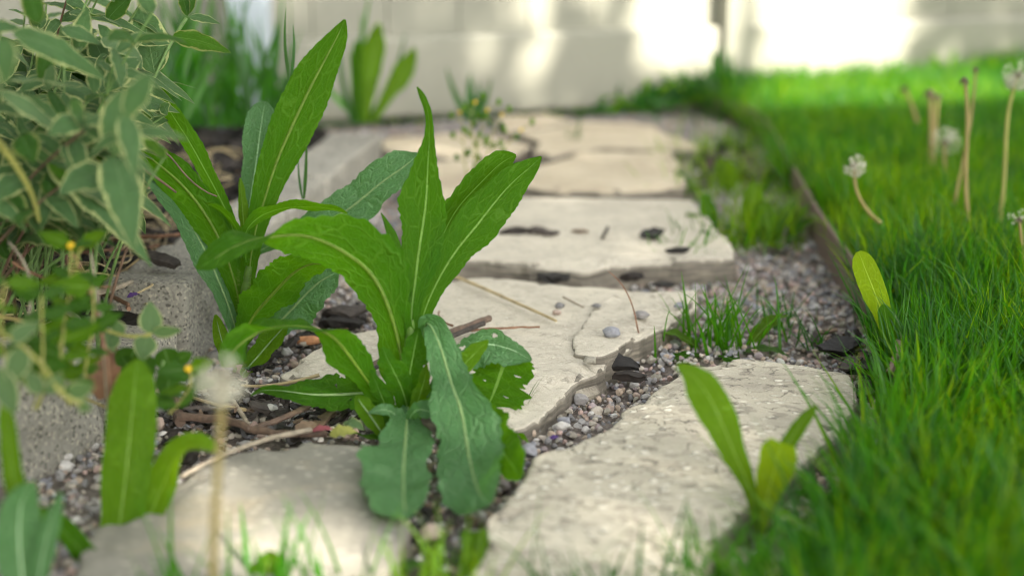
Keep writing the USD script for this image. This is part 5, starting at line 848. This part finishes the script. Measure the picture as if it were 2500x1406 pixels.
# foreground blurred grass at the bottom edge
r7 = np.random.default_rng(12); fgp = []
for k, (x0, x1, yb, n_, hmax) in enumerate([(420, 900, 1540, 60, .09), (960, 1180, 1530, 45, .085), (1180, 1660, 1560, 40, .09), (1660, 2000, 1500, 90, .08)]):
    P = []
    g0 = gnd((x0 + x1) / 2, yb, .0)
    for _ in range(n_):
        g = gnd(r7.uniform(x0, x1), yb + r7.uniform(-60, 90), .0); P.append(blade(g - g0, hmax * r7.uniform(.45, 1.0), r7.normal(0, .25, 2), r7.uniform(.0030, .0055), r7.uniform(0, .9), r7, 8))
    t = thing('grass_clump', ['blurred sparse grass at the bottom edge before the sunlit flagstone', 'blurred short grass at the bottom in the joint below the front lettuce', 'blurred thin grass at the bottom edge before the large flagstone', 'blurred low grass at the bottom edge right, beside the yellow green seedling'][k], 'grass clump', g0)
    obj('blades', cat(P), M[['grass_a', 'grass_c', 'grass_b', 'grass_a'][k]], t, smooth=True)
clump(1140, 1420, 'bright blurred seedling leaves at the bottom centre', 0, .05, .02, .003, seed=14, leaves=[(0, 0, .05, .009, 60, 60), (.01, 0, .05, .008, 120, 55), (-.02, 0, .04, .009, 170, 30), (.02, -.01, .045, .008, 20, 35)], name='joint_seedling', cat_='weed')
clump(640, 1500, 'dark blurred leaf pair at the bottom before the sunlit patch', 0, .05, .02, .003, seed=16, leaves=[(0, 0, .055, .012, 80, 65), (.01, 0, .04, .010, 30, 40), (-.01, 0, .04, .010, 150, 45)], name='joint_seedling', cat_='weed')
clump(1930, 1260, 'low creeping weeds beside the sloping side of the large flagstone', 12, .035, .08, .003, m='grass_d', seed=19, leaves=[(0, 0, .04, .010, 180, 15), (.03, .03, .04, .010, 160, 20), (.02, -.03, .04, .011, 200, 10), (.05, 0, .04, .010, 120, 20), (-.02, .05, .03, .009, 150, 10)], name='weed_clump', cat_='weed')

# ------------------------------------------------------------------ brown edging strip
ez = np.array([gnd(x, y, 0.0) for x, y in EDGE_PX[3:]]); A_, _ = spline(ez, 90)
nr = unit(np.cross(unit(np.gradient(A_, axis=0)), [0, 0, 1.0])); top = .052 + .004 * np.sin(np.arange(90) * .21); prof = []
for off, zz in ((-.003, -.05), (-.003, 'h'), (-.0015, 'H'), (.0015, 'H'), (.003, 'h'), (.003, -.05)):
    q = A_ - nr * off; q[:, 2] = -.05 if not isinstance(zz, str) else (top if zz == 'H' else top - .002); prof.append(q)
V = np.stack(prof, 1).reshape(-1, 3); tag(obj('lawn_edging', (V, grid_faces(90, 6)), M['edging'], smooth=40), 'brown plastic edging strip bending between gravel path and lawn', 'edging')

# ------------------------------------------------------------------ dandelions
def dandelion(label, pts, Z, r_px, head, stalkmat='dandelion_stalk', seed=0, hs=1.0, face=(0, -.3, 1)):
    P = np.array([at(x, y, Z) for x, y in pts]); t = thing('dandelion', label, 'dandelion', P[0]); A, _ = spline(P, 24)
    r = .8 * r_px * Z / F; obj('stalk', tube(A - P[0], np.linspace(r * 1.1, r * .8, 24), 8), M[stalkmat], t, smooth=True)
    c = P[-1] - P[0]; rs = np.random.default_rng(seed); ax = unit(P[-1] - A[-3]) if face is None else unit(np.array(face, float))
    m_ = trimesh.creation.icosphere(2, 1.0); obj('receptacle', (np.array(m_.vertices) * r * np.array([1.25, 1.25, 1.2]) + c, np.array(m_.faces)), M['dandelion_head'], t, smooth=True)
    e1 = unit(np.cross(ax, [1, .2, 0])); e2 = np.cross(ax, e1); S = []
    for k in range(9):                                  # reflexed bracts
        a = k / 9 * 6.28; d = e1 * math.cos(a) + e2 * math.sin(a); S.append(tube(np.array([c, c + d * r * 1.6 - ax * r * .6, c + d * r * 2.2 - ax * r * 2.4]), [r * .5, r * .4, r * .1], 4))
    obj('bracts', cat(S), M['dandelion_head'], t, smooth=True)
    if head:
        S = []; n, R = head; R *= hs
        for _ in range(n):
            d = unit(rs.normal(size=3)); d = unit(d + ax * .35); L = R * rs.uniform(.75, 1.05); S.append(tube(np.array([c, c + d * L]), [.00018, .00012], 3, cap=False))
            e = unit(np.cross(d, rs.normal(size=3))); f_ = np.cross(d, e)
            for q in range(6):
                a = q * 1.047; k_ = e * math.cos(a) + f_ * math.sin(a); S.append(tube(np.array([c + d * L, c + d * L * 1.16 + k_ * R * .20]), [.00022, .00012], 3, cap=False))
        tag(obj('seed_fluff', cat(S), M['dandelion_fluff'], t), kind='stuff')
    return t
dandelion('white dandelion clock on a bent brown stalk at the left edge of the lawn', [(2150, 545), (2115, 510), (2090, 460), (2086, 405)], 1.62, 6, (90, .012), seed=1, face=(.3, -.2, -.5))
dandelion('white dandelion clock on a tall stalk at the right edge of the picture', [(2440, 540), (2452, 430), (2460, 290), (2486, 185)], 1.72, 7, (150, .017), 'dandelion_stalk_green', seed=2, face=(.1, -.2, -.7))
dandelion('bare dandelion stalk with a dark seedless head, nearest of the right group', [(2365, 540), (2358, 420), (2362, 290), (2355, 195)], 1.68, 7, None, seed=3)
dandelion('bare dandelion stalk leaning right behind the nearest bare one', [(2330, 500), (2350, 400), (2370, 290), (2382, 168)], 1.78, 5, None, seed=4)
dandelion('thick pale dandelion stalk without head in the blurred lawn', [(2272, 420), (2274, 330), (2270, 225)], 2.1, 9, None, seed=5)
dandelion('short pale dandelion stalk beside the thick headless one', [(2282, 420), (2284, 330), (2290, 235)], 2.13, 6, None, seed=6)
dandelion('faint pale dandelion stalk leaning left in the blurred lawn', [(2240, 300), (2225, 255), (2208, 215)], 2.3, 6, None, seed=7)
dandelion('spent brown dandelion head low at the right picture edge', [(2496, 640), (2494, 590), (2488, 535)], 1.5, 6, (10, .012), seed=8)
dandelion('ragged white dandelion head deep in the blurred lawn', [(2310, 440), (2306, 380), (2308, 345)], 2.05, 6, (60, .02), seed=9)
dandelion('very blurred dandelion clock in front of the left lettuce base', [(520, 1420), (528, 1200), (538, 1050), (545, 925)], .76, 13, (110, .013), seed=10, face=(0, -.2, -.6))

# ------------------------------------------------------------------ shade tree behind the viewer: its crown throws the dappled shade
tree = thing('shade_tree', 'leafy shade tree standing behind the viewer to the right', 'tree', (3.3, -3.9, 0))
loc = local(tree); obj('trunk', tube(np.array([(0, 0, -.1), (.05, .1, 1.2), (-.1, .3, 2.6), (-.2, .7, 3.8), (-.3, 1.1, 5.2)]), [.2, .16, .13, .1, .05], 12, n=24), M['tree_bark'], tree, smooth=True)
for k in range(9):
    a = k * 2.4; z0 = 2.0 + .3 * k; b = np.array([-.1 - .03 * k, .3 + .08 * k, z0]); e = b + np.array([math.cos(a) * 1.7, math.sin(a) * 1.7, .8]); obj('limb', tube(np.array([b, (b + e) / 2 + [0, 0, .15], e]), [.06, .04, .012], 7, n=10), M['tree_bark'], tree, smooth=True)
FZ = lambda px, py, off=.03: (lambda r: CAM + r * (((FO + FNRM * off - CAM) @ FNRM) / (r @ FNRM)))(ray(px, py))
gaps_f = [sg.Polygon(p) for p in ([(1525, -300), (1532, 60), (1545, 300), (2150, 300), (2175, 120), (2215, -40), (2240, -300)], [(1235, 75), (1262, 40), (1280, -60), (1340, -60), (1300, 40), (1275, 75)], [(1435, 85), (1445, -60), (1480, -60), (1470, 60), (1462, 90)], [(1275, 205), (1290, 120), (1320, 88), (1330, 120), (1312, 200)], [(1225, 262), (1250, 205), (1285, 205), (1265, 262)], [(1120, 200), (1140, 110), (1160, 110), (1150, 200)], [(1415, 20), (1420, -40), (1400, -40), (1390, 20)])]
gaps_g = [sg.Polygon(p) for p in ([(1780, 290), (1830, 215), (2100, 195), (2640, 180), (2640, 292), (2420, 285), (2250, 300), (2050, 302)], [(1860, 245), (1900, 205), (2100, 205), (2080, 232)], [(395, 1215), (430, 1165), (560, 1150), (700, 1160), (690, 1195), (560, 1205), (480, 1205)], [(280, 1420), (330, 1340), (470, 1310), (580, 1320), (640, 1300), (760, 1320), (880, 1300), (900, 1360), (800, 1440), (500, 1470)], [(740, 1245), (800, 1225), (870, 1235), (840, 1265)])]
rt = np.random.default_rng(31); C0 = np.array([.05, 2.15, 0]) + SUN / SUN[2] * 4.4; nL = 52000
q = rt.normal(size=(nL, 3)); q = unit(q) * rt.random((nL, 1)) ** (1 / 3) * np.array([2.9, 2.7, 1.35]); q = q + C0
# clumps
q += (np.stack([meshkit.noise(q * 1.6, s_) for s_ in (1, 2, 3)], -1) - .5) * .7
# where the sun ray through each leaf ends: fence plane or ground
dn = -SUN; tg = (q[:, 2] - .02) / SUN[2]; hg = q + dn * tg[:, None]
tf = ((FO - q) @ FNRM) / (dn @ FNRM); hf = q + dn * tf[:, None]
onf = (tf > 0) & (hf[:, 2] > 0.03)
hit = np.where(onf[:, None], hf, hg); d = hit - CAM; Zh = d @ FWD; hx, hy = 1250 + F * (d @ RIGHT) / Zh, 703 - F * (d @ UP) / Zh
keep = np.ones(nL, bool)
for g, sel in [(g, onf) for g in gaps_f] + [(g, ~onf) for g in gaps_g]:
    gb = g.buffer(18); keep &= ~(sel & shapely.contains_xy(gb, hx, hy) & ~((hx > 1754) & (hx < 1828) & (hy < 230) & (rt.random(nL) < .4)))
q = q[keep]; nL = len(q)
a = unit(rt.normal(size=(nL, 3))); b = unit(np.cross(a, rt.normal(size=(nL, 3)) + [0, 0, 1.5])); L = rt.uniform(.035, .06, nL)[:, None]
v = np.stack([q - a * L, q + b * L * .55, q + a * L, q - b * L * .55], 1).reshape(-1, 3) - loc; k4 = np.arange(nL)[:, None] * 4
tag(obj('crown', (v, np.vstack([k4 + [0, 1, 2], k4 + [0, 2, 3]])), M['tree_leaf'], tree), kind='stuff')

# ------------------------------------------------------------------ added, unseen: building and foliage walls that cut the low sky light
plain('added_house_wall', (0.30, 0.26, 0.21), var=0.12, scale=3, rough=0.85)
plain('roof_shingle', (0.06, 0.055, 0.05), var=0.3, scale=8, rough=0.9)
hs = thing('added_house', 'added tan building with a dark roof, unseen behind the viewer, blocking low sky light', 'added_house', (-4.2, -7.5, 0)); b = trimesh.creation.box((9, 4, 3.4)); b.apply_translation((0, 0, 1.6)); obj('wall', b, M['added_house_wall'], hs)  # unseen building added to keep low sky light off the scene
pr = sg.Polygon([(-2.4, 3.3), (2.4, 3.3), (0, 4.9)]); m_ = trimesh.creation.extrude_polygon(pr, 9.6, engine='earcut'); v = np.array(m_.vertices); obj('roof', (np.c_[v[:, 2] - 4.8, v[:, 0], v[:, 1]], np.array(m_.faces)), M['roof_shingle'], hs)
hd = thing('added_hedge', 'added unseen green foliage wall far left of the garden bed, blocking low sky light', 'added_hedge', (-3.2, 0.4, 0)); rh = np.random.default_rng(77); nh = 15000  # unseen leaf walls added around the yard to darken the low sky
q = rh.uniform((-.45, -4.2, 0), (.45, 2.2, 4.2), (nh, 3)); a = unit(rh.normal(size=(nh, 3))); b = unit(np.cross(a, rh.normal(size=(nh, 3)))); L = rh.uniform(.05, .09, nh)[:, None]
v = np.stack([q - a * L, q + b * L * .6, q + a * L, q - b * L * .6], 1).reshape(-1, 3); k4 = np.arange(nh)[:, None] * 4
hm = (v, np.vstack([k4 + [0, 1, 2], k4 + [0, 2, 3]])); tag(obj('foliage', hm, M['tree_leaf'], hd), kind='stuff')
hd2 = thing('added_hedge', 'added unseen green foliage wall far right of the lawn, blocking low sky light', 'added_hedge', (6.2, 2.2, 0)); tag(obj('foliage', hm, M['tree_leaf'], hd2), kind='stuff')
hd3 = thing('added_hedge', 'added unseen green foliage wall beyond the cream fence, blocking low sky light', 'added_hedge', (0, 5.2, 0)); hd3x = UsdGeom.Xformable(hd3); hd3x.AddRotateZOp().Set(111); tag(obj('foliage', hm, M['tree_leaf'], hd3), kind='stuff')
